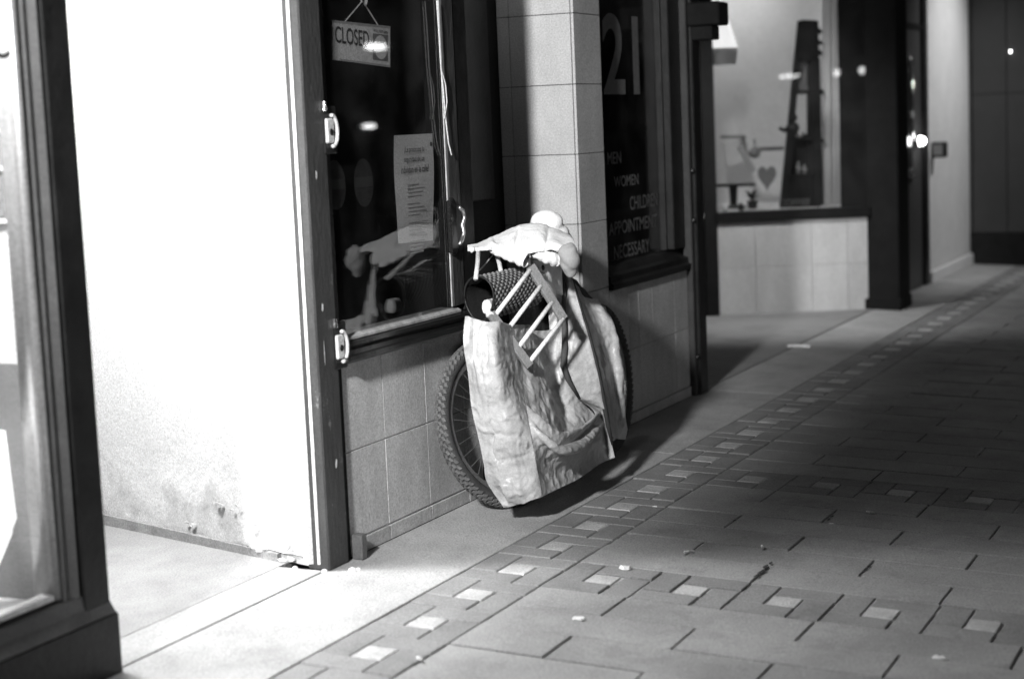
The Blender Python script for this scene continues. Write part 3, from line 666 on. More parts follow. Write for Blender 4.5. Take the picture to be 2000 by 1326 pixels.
# jamb post with a clamp
jp = thing('corner_post', 'dark steel post at the corner of the far entry with a bolted clamp', 'post', (8.45, W, 0))
MB().box(8.374, 8.415, 2.95, 3.0, 0, 2.7).build('flange', M['flange'], jp, bevel=.004)
MB().box(8.417, 8.525, 2.935, 3.03, 0, 2.7).build('post_body', M['worn'] if False else M['black'], jp, bevel=.006)
for z in (.2, .9, 1.15): MB().lathe((8.395, 2.946, z), (0, -1, 0), [(0, .014), (.008, .012), (.011, 0)], 10).build('bolt', M['black'], jp)
MB().box(8.40, 8.56, 2.785, 2.96, 1.87, 1.985).build('clamp', M['blackmatt'], jp, bevel=.008)
MB().box(8.42, 8.54, 2.83, 2.94, 1.80, 1.87).build('clamp_jaw', M['blackmatt'], jp, bevel=.006)

# ================================================================== FAR ENTRY: display window
P0 = Vector((11.8, 3.967, 0)); D3 = (Vector((12.282, 3.008, 0)) - P0); L3 = D3.length; D3.normalize(); N3 = Vector((D3.y, -D3.x, 0))
if N3.x > 0: N3 = -N3                                    # towards the street
def w3(s, o, z): return P0 + D3 * s + N3 * o + Vector((0, 0, z))
def b3(mb, s0, s1, o0, o1, z0, z1): return mb.obox((w3((s0 + s1) / 2, (o0 + o1) / 2, (z0 + z1) / 2)), D3 * (s1 - s0) / 2, N3 * (o1 - o0) / 2, Vector((0, 0, (z1 - z0) / 2)))
def at3(p, o=0.0): return atPlane(p, P0 + N3 * o, N3)
dwin = thing('display_window', 'bright shop display window in the far entry above pale tiles', 'window', tuple(P0))
b3(MB(), -.02, L3, -.15, -.012, 0, .66).build('backing', M['lgrey'], dwin)
for a, b in ((0, .27), (.27, .67), (.67, .93), (.93, L3)):
    for z0, z1 in ((.0, .335), (.335, .66)): b3(MB(), a + .0015, b - .0015, -.012, 0, z0 + .001, z1 - .001).build('tile', M['marble'], dwin)
b3(MB(), -.03, L3 + .02, -.1, .03, .662, .735).build('sill', M['blackmatt'], dwin, bevel=.005)
b3(MB(), -.09, -.0, -.1, .03, 0, 2.8).build('stile', M['blackmatt'], dwin)
b3(MB(), .0, L3 + .02, -.004, .0, .736, 2.7).build('window_pane', M['glass'], dwin)
b3(MB(), -.2, L3 + .2, -1.25, -1.2, .5, 2.8).build('back_panel', M['white'], dwin)
b3(MB(), -.2, L3 + .2, -1.2, -.01, .70, .733).build('display_floor', M['white'], dwin)
b3(MB(), -.2, -.1, -1.2, -.0, .735, 2.8).build('side_panel', M['white'], dwin)
b3(MB(), L3 + .1, L3 + .2, -1.2, -.0, .735, 2.8).build('side_panel', M['white'], dwin)
b3(MB(), -.2, L3 + .2, -1.25, .1, 2.75, 2.85).build('ceiling_panel', M['white'], dwin)
nm = thing('curtain', 'pale streaked curtain hanging at the right of the display window', 'curtain', tuple(P0))
P = []
for i in range(2):
    P.append([at3((1606 + 72 * k / 30, -60 if i == 0 else 405), -.35 - .012 * math.sin(k * 1.7) - .01 * math.sin(k * .9)) for k in range(31)])
MB().grid(P).build('drape', M['white'], nm, smooth=True, solid=.004)
# display stand: tapered dark tower with open shelves
OS = -.3
ds = thing('display_stand', 'tall dark tapered wooden display stand with COFFEE lettering on its foot', 'display stand', tuple(at3((1560, 400), OS)))
def bar3(name, a, b, r0, m, parent, r1=None, o=OS):
    A, B_ = at3(a, o), at3(b, o); r1 = r1 or r0
    t = (B_ - A).normalized(); s = t.cross(N3).normalized()
    mb = MB(); q_ = []
    for c_, r_ in ((A, r0), (B_, r1)):
        for i, j in ((-1, -1), (1, -1), (1, 1), (-1, 1)): q_.append(c_ + s * r_ * i + N3 * .02 * j)
    return mb.add(q_, [(0, 3, 2, 1), (4, 5, 6, 7), (0, 1, 5, 4), (1, 2, 6, 5), (2, 3, 7, 6), (3, 0, 4, 7)]).build(name, m, parent)
bar3('leg', (1563, 42), (1530, 408), .02, M['black'], ds, .028)
bar3('leg', (1592, 42), (1594, 408), .02, M['black'], ds, .032)
bar3('head_box', (1580, 40), (1576, 115), .058, M['black'], ds, .07, OS - .01)
for y in (118, 182, 272, 345): bar3('shelf', (1560 - (y - 42) * .09, y), (1596, y - 2), .012, M['black'], ds)
bar3('foot_panel', (1565, 345), (1562, 408), .125, M['black'], ds, .145, OS - .02)
bar3('side_panel', (1588, 115), (1592, 400), .045, M['black'], ds, .055, OS - .04); bar3('back_board', (1566, 262), (1560, 400), .11, M['black'], ds, .13, OS - .07); bar3('back_board', (1572, 115), (1568, 182), .08, M['mgrey'], ds, .09, OS - .07)
for px, py, w_ in ((1600, 62, .02), (1602, 84, .016), (1600, 104, .022), (1604, 180, .02), (1538, 250, .018), (1606, 275, .016)):
    c = at3((px, py), OS); MB().lathe(c + Vector((0, 0, -w_)), (0, 0, 1), [(0, 0), (.004, w_ * .8), (w_, w_ * 1.1), (w_ * 1.9, w_ * .5), (w_ * 2.2, 0)], 10).build('knob', M['black'], ds, smooth=True)
for px, py, hgt in ((1566, 178, .07), (1574, 178, .05), (1560, 340, .09), (1572, 340, .07)):
    c = at3((px, py), OS); MB().lathe((c.x, c.y, c.z), (0, 0, 1), [(0, 0), (0, .018), (hgt * .6, .018), (hgt * .75, .007), (hgt, .007), (hgt, 0)], 10).build('peg', M['mgrey'], ds, smooth=True)
a = at3((1522, 404), OS + .045); b = at3((1585, 400), OS + .045)
text('lettering', 'COFFEE', .05, a, M['paint'], ds, width=(b - a).length * .95, rot=(math.pi / 2, 0, math.atan2(D3.y, D3.x)), bold=.008)
def ball3(name, p, r, m, label, cat, o=OS, sq=1.0, grp=None):
    c = at3(p, o); t = thing(name, label, cat, tuple(c), grp) if label else None
    pr_ = [(-r * sq + 1e-4, 0)] + [(-r * sq * math.cos(k * math.pi / 8), r * math.sin(k * math.pi / 8)) for k in range(1, 8)] + [(r * sq, 0)]
    return MB().lathe(c, (0, 0, 1), pr_, 14), c, t
mb, c, t = ball3('figurine', (1549, 252), .05, None, 'dark seated figurine on the stand shelf', 'figurine')
mb.build('body', M['black'], t, smooth=True); MB().lathe(c + Vector((0, 0, .05)), (0, 0, 1), [(0, .02), (.02, .032), (.05, .03), (.07, 0)], 12).build('head', M['black'], t, smooth=True)
MB().tube([c, c + D3 * -.06 + Vector((0, 0, -.01)), c + D3 * -.1 + Vector((0, 0, .01))], .014).build('arm', M['black'], t, smooth=True)
mb, c, t = ball3('white_cup', (1561, 262), .03, None, 'small white cup on the stand shelf beside the figurine', 'cup')
MB().lathe(c - Vector((0, 0, .025)), (0, 0, 1), [(0, 0), (0, .022), (.05, .034), (.05, .03), (.01, .02), (.01, 0)], 16).build('bowl', M['white'], t, smooth=True)
MB().tube([c + D3 * .03 + Vector((0, 0, .015)), c + D3 * .05, c + D3 * .026 + Vector((0, 0, -.012))], .005).build('handle', M['white'], t)
# hanging lamp
hl = thing('pendant_lamp', 'lit conical pendant lamp at the left of the display window', 'lamp', tuple(at3((1408, 90), -.45)))
c = at3((1404, 128), -.45)
MB().lathe(c + Vector((0, 0, .12)), (0, 0, 1), [(0, .14), (.12, .105), (.3, .045), (.34, .03), (.34, 0)], 28).build('lamp_shade', M['shade'], hl, smooth=True)
MB().lathe(c, (0, 0, 1), [(0, .122), (.07, .135), (.12, .138), (.12, .13), (0, .115)], 28).build('fringe', M['lgrey'], hl, smooth=True)
MB().tube([c + Vector((0, 0, .45)), c + Vector((0, 0, 1.2))], .006).build('cord', M['black'], hl)
# picture frame, balls, heart, table, plant
fr = thing('picture_frame', 'tilted pale framed picture low in the display window', 'picture', tuple(at3((1430, 300), -.9)))
bar3('frame', (1408, 268), (1456, 268), .012, M['mgrey'], fr, o=-.9); bar3('frame', (1450, 268), (1462, 318), .014, M['mgrey'], fr, o=-.9)
bar3('picture', (1432, 276), (1440, 320), .085, M['white'], fr, .085, o=-.93); bar3('streak', (1445, 285), (1472, 335), .02, M['lgrey'], fr, o=-.88)
mb, c, t = ball3('round_ornament', (1474, 298), .045, None, 'dark round ornament hanging in the display window', 'ornament', -.6)
mb.build('ball', M['mgrey'], t, smooth=True); MB().tube([c, c + Vector((0, 0, .1))], .006).build('stalk', M['mgrey'], t)
bar3('stem', (1484, 292), (1530, 290), .015, M['mgrey'], t, o=-.6)
ht = thing('heart_ornament', 'dark heart ornament hanging left of the display stand', 'ornament', tuple(at3((1497, 345), -.45)))
c = at3((1498, 345), -.45); pts = []
for k in range(30):
    a = 6.283 * k / 30; x = 16 * math.sin(a) ** 3; y = 13 * math.cos(a) - 5 * math.cos(2 * a) - 2 * math.cos(3 * a) - math.cos(4 * a); pts.append((x * .0042, y * .0062))
MB().add([c + D3 * x + Vector((0, 0, y)) + N3 * .015 for x, y in pts] + [c + D3 * x + Vector((0, 0, y)) - N3 * .015 for x, y in pts],
         [tuple(range(30)), tuple(range(30, 60))[::-1]] + [(k, (k + 1) % 30, 30 + (k + 1) % 30, 30 + k) for k in range(30)]).build('heart', M['mgrey'], ht)
tt = thing('side_table', 'small dark round table low at the left of the display window', 'table', tuple(at3((1430, 405), -.5)))
c = at3((1432, 362), -.5); fz = .735
MB().lathe((c.x, c.y, c.z), (.03, 0, 1), [(-.01, 0), (-.01, .16), (.012, .16), (.012, 0)], 24).build('tabletop', M['black'], tt)
MB().tube([(c.x, c.y, c.z), (c.x, c.y, fz)], [.035, .025]).build('pedestal', M['black'], tt)
MB().lathe((c.x, c.y, fz), (0, 0, 1), [(0, 0), (0, .09), (.02, .08), (.03, 0)], 18).build('foot', M['black'], tt)
pp = thing('potted_plant', 'small dark leafy plant on the display floor beside the table', 'plant', tuple(at3((1470, 404), -.3)))
c = at3((1470, 410), -.35)
MB().lathe((c.x, c.y, .734), (0, 0, 1), [(0, 0), (0, .03), (.06, .042), (.06, 0)], 14).build('pot', M['black'], pp)
for k in range(16):
    a = k * 2.4; r = random.uniform(.04, .1); h = random.uniform(.02, .09); b0 = Vector((c.x, c.y, .79)); tip = b0 + Vector((math.cos(a) * r, math.sin(a) * r, h)); mid = (b0 + tip) / 2 + Vector((0, 0, .02)); s_ = Vector((-math.sin(a), math.cos(a), 0)) * .014
    MB().add([b0, mid + s_, tip, mid - s_], [(0, 1, 2, 3)]).build('leaf', M['black'], pp)
# scattered small things on the display floor
for k, (px, py, m_, lab) in enumerate(((1416, 404, 'white', 'tiny white trinket at the front of the display floor under the table'), (1447, 404, 'black', 'tiny dark trinket at the front of the display floor left of the plant'))):
    c = at3((px, py), -.2)
    o = MB().lathe((c.x, c.y, .734), (0, 0, 1), [(0, 0), (0, .02), (.03, .022), (.05, .01), (.06, 0)], 12).build('trinket', M[m_], smooth=True); tag(o, lab, 'trinket')

# entry side wall (left, behind the corner post)
es = MB().add([(8.53, 3.05, 0), (11.72, 4.12, 0), (11.72, 4.12, 2.9), (8.53, 3.05, 2.9), (8.53, 3.3, 0), (11.72, 4.4, 0), (11.72, 4.4, 2.9), (8.53, 3.3, 2.9)],
              [(0, 1, 2, 3), (4, 5, 6, 7), (0, 4, 7, 3), (1, 5, 6, 2), (3, 2, 6, 7)]).build('entry_wall', M['blackmatt'])
tag(es, 'dark side wall of the far entry behind the corner post', 'wall')
# column right of the display
cl = thing('black_column', 'thick black column right of the display window', 'column', (12.4, 2.9, 0))
MB().box(12.285, 12.62, 2.785, 3.2, .0, 2.8).build('shaft', M['blackmatt'], cl, bevel=.008)
MB().box(12.27, 12.63, 2.775, 3.2, -.01, .08).build('foot', M['blackmatt'], cl, bevel=.006)
# dark door with a rounded window
od = thing('dark_door', 'dark door with a round cornered chrome edged window beside the pale pilaster', 'door', (13.4, W, 0))
MB().box(12.62, 14.13, 2.98, 3.05, 0, 2.9).build('door_leaf', M['brown'], od)
pts = []
x0, x1, z0, z1, r = 12.85, 13.62, .94, 1.82, .1
for cx, cz, a0 in ((x1 - r, z1 - r, 0), (x0 + r, z1 - r, 90), (x0 + r, z0, 180), (x1 - r, z0, 270)):
    rr = r if cz > 1 else .0
    for k in range(7):
        a = math.radians(a0 + 15 * k); pts.append((cx + rr * math.cos(a) + (0 if rr else (r if a0 == 270 else -r)), cz + rr * math.sin(a)))
MB().tube([(x, 2.972, z) for x, z in pts] + [(pts[0][0], 2.972, pts[0][1])], .012, 8).build('window_frame', M['chrome'], od, smooth=True)
MB().prism(pts, 2.972, 2.979, 'y').build('window_pane', M['blackgloss'], od)
MB().box(12.8, 13.66, 2.94, 2.978, .885, .905).build('ledge', M['chrome'], od, bevel=.004); MB().box(12.8, 13.64, 2.95, 2.978, .92, .935).build('ledge', M['chrome'], od, bevel=.003)
MB().box(12.62, 14.13, 2.965, 2.9785, 2.02, 2.06).build('head_rail', M['black'], od)
MB().box(13.98, 14.12, 2.955, 2.9785, 0, 2.9).build('jamb', M['black'], od)
wl = thing('wall_lamp', 'small bright glowing wall lamp at the edge of the pale pilaster', 'lamp', (14.03, 2.95, 1.15))
c = atY((1796, 276), 2.94)
MB().lathe((c.x, 2.955, c.z), (0, -1, 0), [(0, .05), (.015, .05), (.015, 0)], 16).build('base', M['black'], wl)
MB().lathe((c.x, 2.94, c.z), (0, -1, 0), [(0, .036), (.03, .03), (.045, .015), (.05, 0)], 16).build('bulb', M['glow'], wl, smooth=True)
pt = lamp('wall_lamp_light', 'POINT', 1.2, (c.x, 2.86, c.z), size=.03)
# pale pilaster
sfl = thing('pilaster_fill_spot', 'added spotlight on an arm to brighten the pale pilaster', 'spotlight', (15.0, 1.3, 3.1))  # made-up fitting for the added pilaster light
MB().lathe((15.0, 1.25, 3.16), (0, .6, -.8), [(-.12, 0), (-.12, .05), (.0, .07), (.0, .06), (-.1, .04)], 16).build('housing', M['black'], sfl, smooth=True)
MB().tube([(15.0, 2.96, 3.35), (15.0, 1.2, 3.3), (15.0, 1.2, 3.22)], .02, 8).build('arm', M['black'], sfl)
pl = thing('pilaster', 'pale painted pilaster carrying a small intercom box', 'pilaster', (15, W, 0))
MB().box(14.135, 15.85, 2.955, 3.1, .1, 3.2).build('shaft', M['pilaster'], pl, bevel=.01)
MB().box(14.12, 15.87, 2.93, 3.1, -.01, .1).build('base', M['pilaster'], pl, bevel=.012)
ic = thing('intercom_box', 'small dark intercom box on the pale pilaster', 'intercom', (14.55, 2.95, 1.05))
c = atY((1822, 293), 2.94)
MB().box(c.x, c.x + .12, 2.845, 2.954, c.z - .065, c.z + .06).build('housing', M['black'], ic, bevel=.008)
MB().box(c.x - .004, c.x - .0005, 2.862, 2.94, c.z - .045, c.z + .04).build('faceplate', M['mgrey'], ic)
# projecting dark cladding and the distance
dk = thing('clad_wall', 'dark panelled wall projecting past the pale pilaster', 'wall', (16.5, 2.8, 0))
MB().box(15.885, 17.5, 2.37, 3.2, -.03, 4).build('core', M['blackmatt'], dk)
for y0_, y1_ in ((2.36, 2.63), (2.636, 2.93), (2.936, 3.2)):
    for z0_, z1_ in ((.28, 1.5), (1.506, 4)): MB().box(15.87, 15.884, y0_, y1_, z0_, z1_).build('panel', M['brown'], dk, bevel=.002)
MB().box(15.86, 15.884, 2.355, 3.2, -.03, .274).build('base_panel', M['black'], dk, bevel=.003)
fb = thing('far_building', 'distant dark building at the right edge with a few lit panes', 'building', (34, 0, 0))
MB().box(34, 38, -5, 6, -.4, 9).build('wall', M['facade'], fb)
for (px, py, w_, h_) in ((1990, 186, .28, .22), (1989, 277, .2, .1), (1990, 380, .26, .34), (1986, 425, .16, .3), (1990, 455, .22, .26), (1996, 330, .08, .3)):
    c = atX((px, py), 33.97); f = MB().box(33.96, 33.99, c.y - w_ / 2, c.y + w_ / 2, c.z - h_ / 2, c.z + h_ / 2).build('window', M['glowsoft'], fb, bevel=.01)
c = atX((1976, 101), 15.86)
tl = thing('bulkhead_light', 'tiny bright lamp on the outer edge of the dark cladding', 'lamp', tuple(c))
MB().lathe((15.865, c.y + .01, c.z), (-1, 0, 0), [(0, .006), (.008, .006), (.008, .004), (.014, .003), (.016, 0)], 12).build('bulb', M['glow'], tl, smooth=True)

# upper storey over the shops, and the far side of the street
uf = MB(); uf.box(-6, 16, 2.96, 6, 2.9, 6.5); o = uf.build('upper_facade', M['facade']); kind(o, 'structure')
o = MB().box(-14, 30, -7.5, -6.4, -.4, 8).build('opposite_facade', M['facade']); kind(o, 'structure')
def bulb(p, sx, sz, label, name='shop_lamp'):
    t = thing(name, label, 'lamp', p, 'lit lamps across the street')
    MB().box(p[0] - sx, p[0] + sx, p[1] - .06, p[1], p[2] - sz, p[2] + sz).build('backplate', M['black'], t)
    pr_ = [(-sx, .2 * sz), (-sx * .9, sz * .8), (0, sz), (sx * .9, sz * .8), (sx, .2 * sz)]
    MB().lathe((p[0], p[1] + .07, p[2]), (1, 0, 0), pr_, 10).build('tube', M['glow2'], t, smooth=True)
elp = thing('entry_lamp', 'round ceiling lamp in the far shop entry', 'ceiling lamp', (10.3, 3.55, 2.9))
MB().lathe((10.3, 3.55, 2.9), (0, 0, -1), [(0, 0), (0, .11), (.03, .11), (.03, 0)]).build('lamp_base', M['white'], elp)
MB().lathe((10.3, 3.55, 2.865), (0, 0, -1), [(0, .1), (.03, .095), (.055, .07), (.065, 0)]).build('diffuser', M['glow'], elp, smooth=True)
rlp = thing('recess_fill_lamp', 'added dim ceiling lamp in the recess to lift the pier side', 'ceiling lamp', (6.55, 3.1, 2.9))  # made-up fitting for the invented recess lamp
MB().lathe((6.55, 3.1, 2.9), (0, 0, -1), [(0, 0), (0, .07), (.03, .07), (.03, 0)]).build('lamp_base', M['white'], rlp)
MB().lathe((6.55, 3.1, 2.87), (0, 0, -1), [(0, .06), (.03, .055), (.05, 0)]).build('diffuser', M['glowsoft'], rlp, smooth=True)
osw = thing('fill_light_shopfront', 'added glowing shop window across the street, dressing the fill light', 'shop front', (8, -6.4, 0))
MB().box(5.4, 10.6, -6.4, -6.36, 1.9, 3.3).build('window', M['glowsoft'], osw)  # glowing panel added as the visible body of the street fill
MB().box(5.3, 10.7, -6.41, -6.33, 3.3, 3.5).build('head_rail', M['black'], osw); MB().box(5.3, 10.7, -6.41, -6.33, 1.7, 1.9).build('sill', M['black'], osw)
bulb((-.75, -6.3, 1.98), .26, .025, 'long lit tube lamp on the facade across the street')
bulb((.45, -6.3, 1.98), .02, .05, 'first small lit lamp right of the long tube across the street')
bulb((1.05, -6.3, 1.99), .02, .05, 'second small lit lamp right of the long tube across the street')
bulb((21.6, -6.3, 2.56), .26, .05, 'wide lit lamp far along the opposite facade')
bulb((21.3, -6.3, 1.46), .15, .035, 'low lit lamp far along the opposite facade')
sl_ = thing('street_lamp', 'tall street lamp behind the viewer shining along the shop fronts', 'street lamp', (-1.6, 1.0, 0))
MB().tube([(-1.6, 1.0, gz(1.0)), (-1.6, 1.0, 3.9), (-1.45, 1.12, 4.1), (-1.1, 1.37, 4.14)], [.06, .045, .04, .035], 12).build('pole', M['black'], sl_, smooth=True)
MB().lathe((-.98, 1.46, 3.98), (.3, .2, -.9), [(-.2, 0), (-.2, .06), (0, .12), (.12, .24), (.13, .24), (.01, .11)], 20).build('lamp_head', M['black'], sl_, smooth=True)

# ================================================================== BICYCLE leaning into the recess
LEAN = .2448; FL = .085; SL, CLN = math.sin(FL), math.cos(FL)
BO = Vector((5.855, 2.773, -.004))
def bk(x, h, s=0.0): return BO + Vector((x, .047 * x, 0)) + Vector((0, SL, CLN)) * h + Vector((0, -CLN, SL)) * s
bike = thing('bicycle', 'bicycle buried under cloths and bags leaning on the shop wall', 'bicycle', (6.4, 2.8, 0))
def wheel(c, yaw, lean, knobs=74):
    u = Vector((math.cos(yaw), math.sin(yaw), 0)); n0 = Vector((-math.sin(yaw), math.cos(yaw), 0))
    w = n0 * math.sin(lean) + Vector((0, 0, math.cos(lean))); ax = u.cross(w)
    RM, RT = .296, .026
    d = lambda t: u * math.cos(t) + w * math.sin(t)
    N = 72
    def ringsurf(prof):
        mb = MB(); k = len(prof); vs = []; fs = []
        for i in range(N):
            t = 6.28318 * i / N
            for r, z in prof: vs.append(c + d(t) * r + ax * z)
        for i in range(N):
            for j in range(k): fs.append((i * k + j, i * k + (j + 1) % k, ((i + 1) % N) * k + (j + 1) % k, ((i + 1) % N) * k + j))
        return mb.add(vs, fs)
    hub = MB().lathe(c - ax * .05, ax, [(0, 0), (0, .012), (.012, .03), (.018, .03), (.02, .014), (.08, .014), (.082, .03), (.088, .03), (.1, .012), (.1, 0)], 16).build('wheel', M['steel'], bike, smooth=False)
    WL['wheel_tmp'] = WL[bike.name]
    def sub(mb, name, m, smooth=True, stuff=False):
        o = mb.build(name, m, None, smooth=smooth); o.parent = hub; o.matrix_parent_inverse = Matrix.Identity(4)
        if stuff: kind(o, 'stuff')
        return o
    sub(ringsurf([(RM + RT * math.cos(a), RT * math.sin(a)) for a in [6.283 * k / 12 for k in range(12)]]), 'tyre', M['rubber'])
    sub(ringsurf([(RM - .022, -.011), (RM - .016, -.013), (RM - .038, -.011), (RM - .046, -.004), (RM - .046, .004), (RM - .038, .011), (RM - .016, .013), (RM - .022, .011)]), 'rim', M['rim'], False)
    kb = MB()
    for i in range(knobs):
        t = 6.28318 * i / knobs
        for row, (a, sz) in enumerate(((0, .008), (.42, .0075), (-.42, .0075), (.86, .0075), (-.86, .0075))):
            tt = t + (0.5 * 6.28318 / knobs if row in (1, 2) else 0)
            e = d(tt); tg = ax.cross(e); rad = e * math.cos(a) + ax * math.sin(a); sd = ax * math.cos(a) - e * math.sin(a)
            sk_ = tg * .0085 + sd * (.004 if row in (1, 3) else -.004)
            kb.obox(c + e * RM + rad * (RT + .0015), sk_, sd * .006, rad * .0035)
    sub(kb, 'tread', M['tread'], False, True)
    sk2 = MB()
    for i in range(32):
        t = 6.28318 * i / 32; s_ = 1 if i % 2 else -1
        off = .9 * (1 if (i // 2) % 2 else -1)
        sk2.tube([c + ax * .034 * s_ + d(t + off) * .028, c + d(t) * (RM - .042)], .0013, 4, caps=False)
    sub(sk2, 'spoke', M['spoke'], False, True)
    return c, u, w, ax
FYAW = -.30
fc, fu, fw, fax = wheel(Vector((5.855, 2.8493, .308)), FYAW, LEAN)
rc, ru, rw, rax = wheel(Vector((6.885, 2.848, .316)), .047, FL)
def part(mb, name, m, smooth=True, bevel=0): return mb.build(name, m, bike, smooth=smooth, bevel=bevel)
HT, HB = bk(.27, .86), bk(.225, .69)
BB, ST = bk(.63, .29), bk(.74, .78)
fr = MB(); fr.tube([HB, HT], .021, 12); fr.tube([HT + (HB - HT) * .2, ST], .017, 12); fr.tube([HB + (HT - HB) * .1, BB], .02, 12); fr.tube([BB, ST], .017, 12)
for s in (.045, -.045):
    fr.tube([bk(.63, .29, s * .8), bk(1.045, .322, s * 1.25)], .01, 8); fr.tube([bk(.735, .74, s * .5), bk(1.045, .322, s * 1.25)], .009, 8)
part(fr, 'frame', M['bike'])
side = Vector((math.sin(-FYAW), math.cos(FYAW), 0))        # along the handlebar, towards the wall
side = (side - (HT - HB).normalized() * side.dot((HT - HB).normalized())).normalized()
fk = MB()
for s in (.05, -.05): fk.tube([fc + fax * s, HB + (fc - HB) * .35 + fax * s, HB + fax * s * .8, HB], [.011, .014, .014, .012], 8)
part(fk, 'fork', M['bike'])
BC = HT + (HT - HB).normalized() * .11
part(MB().tube([HT, HT + (HT - HB).normalized() * .1, Vector((5.93, 2.73, .925))], .015, 10), 'stem', M['steel'])
BC = Vector((5.93, 2.73, .925)); side = Vector((.12, 1, -.02)).normalized()
part(MB().tube([BC - side * .17, BC, BC + side * .17], .011, 10), 'handlebar', M['steel'])
for a, b in ((-.175, -.07), (.07, .175)): part(MB().tube([BC + side * a, BC + side * b], .016, 12), 'grip', M['rubber'])
part(MB().tube([BC + side * .0, BC + Vector((-.03, 0, -.03)), BC - side * .07 + Vector((-.03, 0, -.06))], .005, 6), 'brake_lever', M['chrome'])
part(MB().tube([ST, bk(.70, .95)], .013, 10), 'seat_post', M['steel'])
S0 = bk(.69, .955)
P = []
for i in range(9):
    v = i / 8; x = -.17 + .16 * v; hw = .02 + .055 * max(0, (v - .35) / .65) ** .8
    r = [Vector((x, 0, .0)) + Vector((0, k * hw, .035 * math.sqrt(max(0, 1 - k * k)))) for k in (-1, -.8, -.4, 0, .4, .8, 1)]
    P.append([S0 + p for p in r])
part(MB().grid(P), 'saddle', M['black'])
part(MB().lathe(bk(.63, .29, -.02), bk(0, 0, 1) - bk(0, 0, 0), [(0, .0), (0, .085), (.006, .085), (.006, .03), (.03, .02), (.03, 0)], 28), 'chainring', M['steel'], False)
for s, a in ((.075, -2.2), (-.075, .94)):
    q_ = bk(.63 + .17 * math.cos(a), .29 + .17 * math.sin(a), s); cr = part(MB().tube([bk(.63, .29, s * .8), q_], [.013, .010], 8), 'crank', M['steel'])
    d_ = bk(0, 0, 1) - bk(0, 0, 0); part(MB().obox(q_ + d_ * (.05 if s > 0 else -.05), Vector((.045, 0, .01)), d_ * .035, Vector((-.002, 0, .01))), 'pedal', M['rubber'], False)
part(MB().tube([bk(.63 + .085 * math.cos(t), .29 + .085 * math.sin(t), .03) for t in [1.4 + k * .35 for k in range(11)]] + [bk(1.045 + .04 * math.cos(t), .322 + .04 * math.sin(t), .04) for t in (-1.6, -.8, 0, .8, 1.5)] + [bk(.64, .375, .03)], .004, 5), 'chain', M['bike'])

# ================================================================== TARP hung over the frame
tp = thing('tarp', 'pale creased tarp hanging over the bicycle down to the pavement', 'tarp', (5.9, 2.65, 0))
def CP(px, py, y): return atY((px, py), y)
# left panel facing the viewer
A = [[CP(909, 618, 2.78), CP(925, 622, 2.75), CP(948, 628, 2.70), CP(972, 630, 2.68), CP(1003, 636, 2.69)],
     [CP(905, 668, 2.77), CP(924, 672, 2.745), CP(940, 676, 2.71), CP(968, 680, 2.66), CP(1012, 690, 2.68)],
     [CP(915, 735, 2.77), CP(930, 738, 2.73), CP(950, 740, 2.685), CP(985, 745, 2.64), CP(1018, 742, 2.65)],
     [CP(921, 795, 2.765), CP(940, 795, 2.72), CP(965, 795, 2.67), CP(1000, 795, 2.62), CP(1026, 790, 2.615)],
     [CP(934, 852, 2.755), CP(955, 855, 2.71), CP(980, 855, 2.66), CP(1012, 852, 2.605), CP(1036, 846, 2.585)],
     [CP(945, 905, 2.75), CP(970, 908, 2.69), CP(998, 908, 2.64), CP(1026, 905, 2.595), CP(1046, 900, 2.57)],
     [CP(952, 942, 2.745), CP(978, 950, 2.68), CP(1008, 950, 2.63), CP(1034, 945, 2.585), CP(1052, 938, 2.565)],
     [CP(984, 991, 2.70), CP(1003, 986, 2.66), CP(1022, 981, 2.62), CP(1042, 975, 2.58), CP(1058, 970, 2.56)]]
def foldA(i, j): return -.016 * math.exp(-((j - .30 - .1 * i) / .05) ** 2) * max(0, 1 - 2.2 * i) + .007 * math.exp(-((j - .72 + .2 * i) / .06) ** 2) - .006 * math.exp(-((i - .52 - .06 * j) / .015) ** 2) - .004 * math.exp(-((i - .70 + .04 * j) / .012) ** 2) + .006 * math.sin(j * 9 + i * 5) * (1 - i) + .004 * math.sin(i * 22 + j * 3) * (1 - abs(j - .5))
MB().grid(surf(A, 150, 76, .007, 7, foldA, fine=.0014)).build('side_panel', M['canvas'], tp, smooth=True, solid=.003)
# front panel: from the ridge to the right-hand corner, its top a sagging roll
B_ = [[CP(1026, 788, 2.617), CP(1058, 822, 2.575), CP(1092, 848, 2.55), CP(1130, 836, 2.55), CP(1162, 806, 2.58), CP(1181, 796, 2.60)],
      [CP(1034, 832, 2.592), CP(1062, 852, 2.545), CP(1096, 876, 2.515), CP(1134, 866, 2.525), CP(1163, 836, 2.56), CP(1184, 818, 2.59)],
      [CP(1043, 882, 2.575), CP(1070, 892, 2.57), CP(1102, 898, 2.56), CP(1136, 888, 2.565), CP(1166, 862, 2.57), CP(1189, 842, 2.582)],
      [CP(1050, 925, 2.567), CP(1076, 922, 2.58), CP(1110, 918, 2.575), CP(1142, 906, 2.575), CP(1172, 882, 2.575), CP(1194, 866, 2.57)],
      [CP(1058, 970, 2.56), CP(1092, 953, 2.56), CP(1128, 936, 2.56), CP(1154, 918, 2.56), CP(1176, 903, 2.56), CP(1200, 894, 2.56)]]
def foldB(i, j):
    s = math.sin(j * math.pi)
    return (.020 * math.exp(-((i - .05) / .07) ** 2) + .022 * math.exp(-((i - .27) / .06) ** 2) - .018 * math.exp(-((i - .16) / .05) ** 2) - .012 * math.exp(-((i - .38) / .06) ** 2)) * s
MB().grid(surf(B_, 100, 120, .007, 8, foldB, fine=.0014)).build('front_panel', M['canvas'], tp, smooth=True, solid=.003)
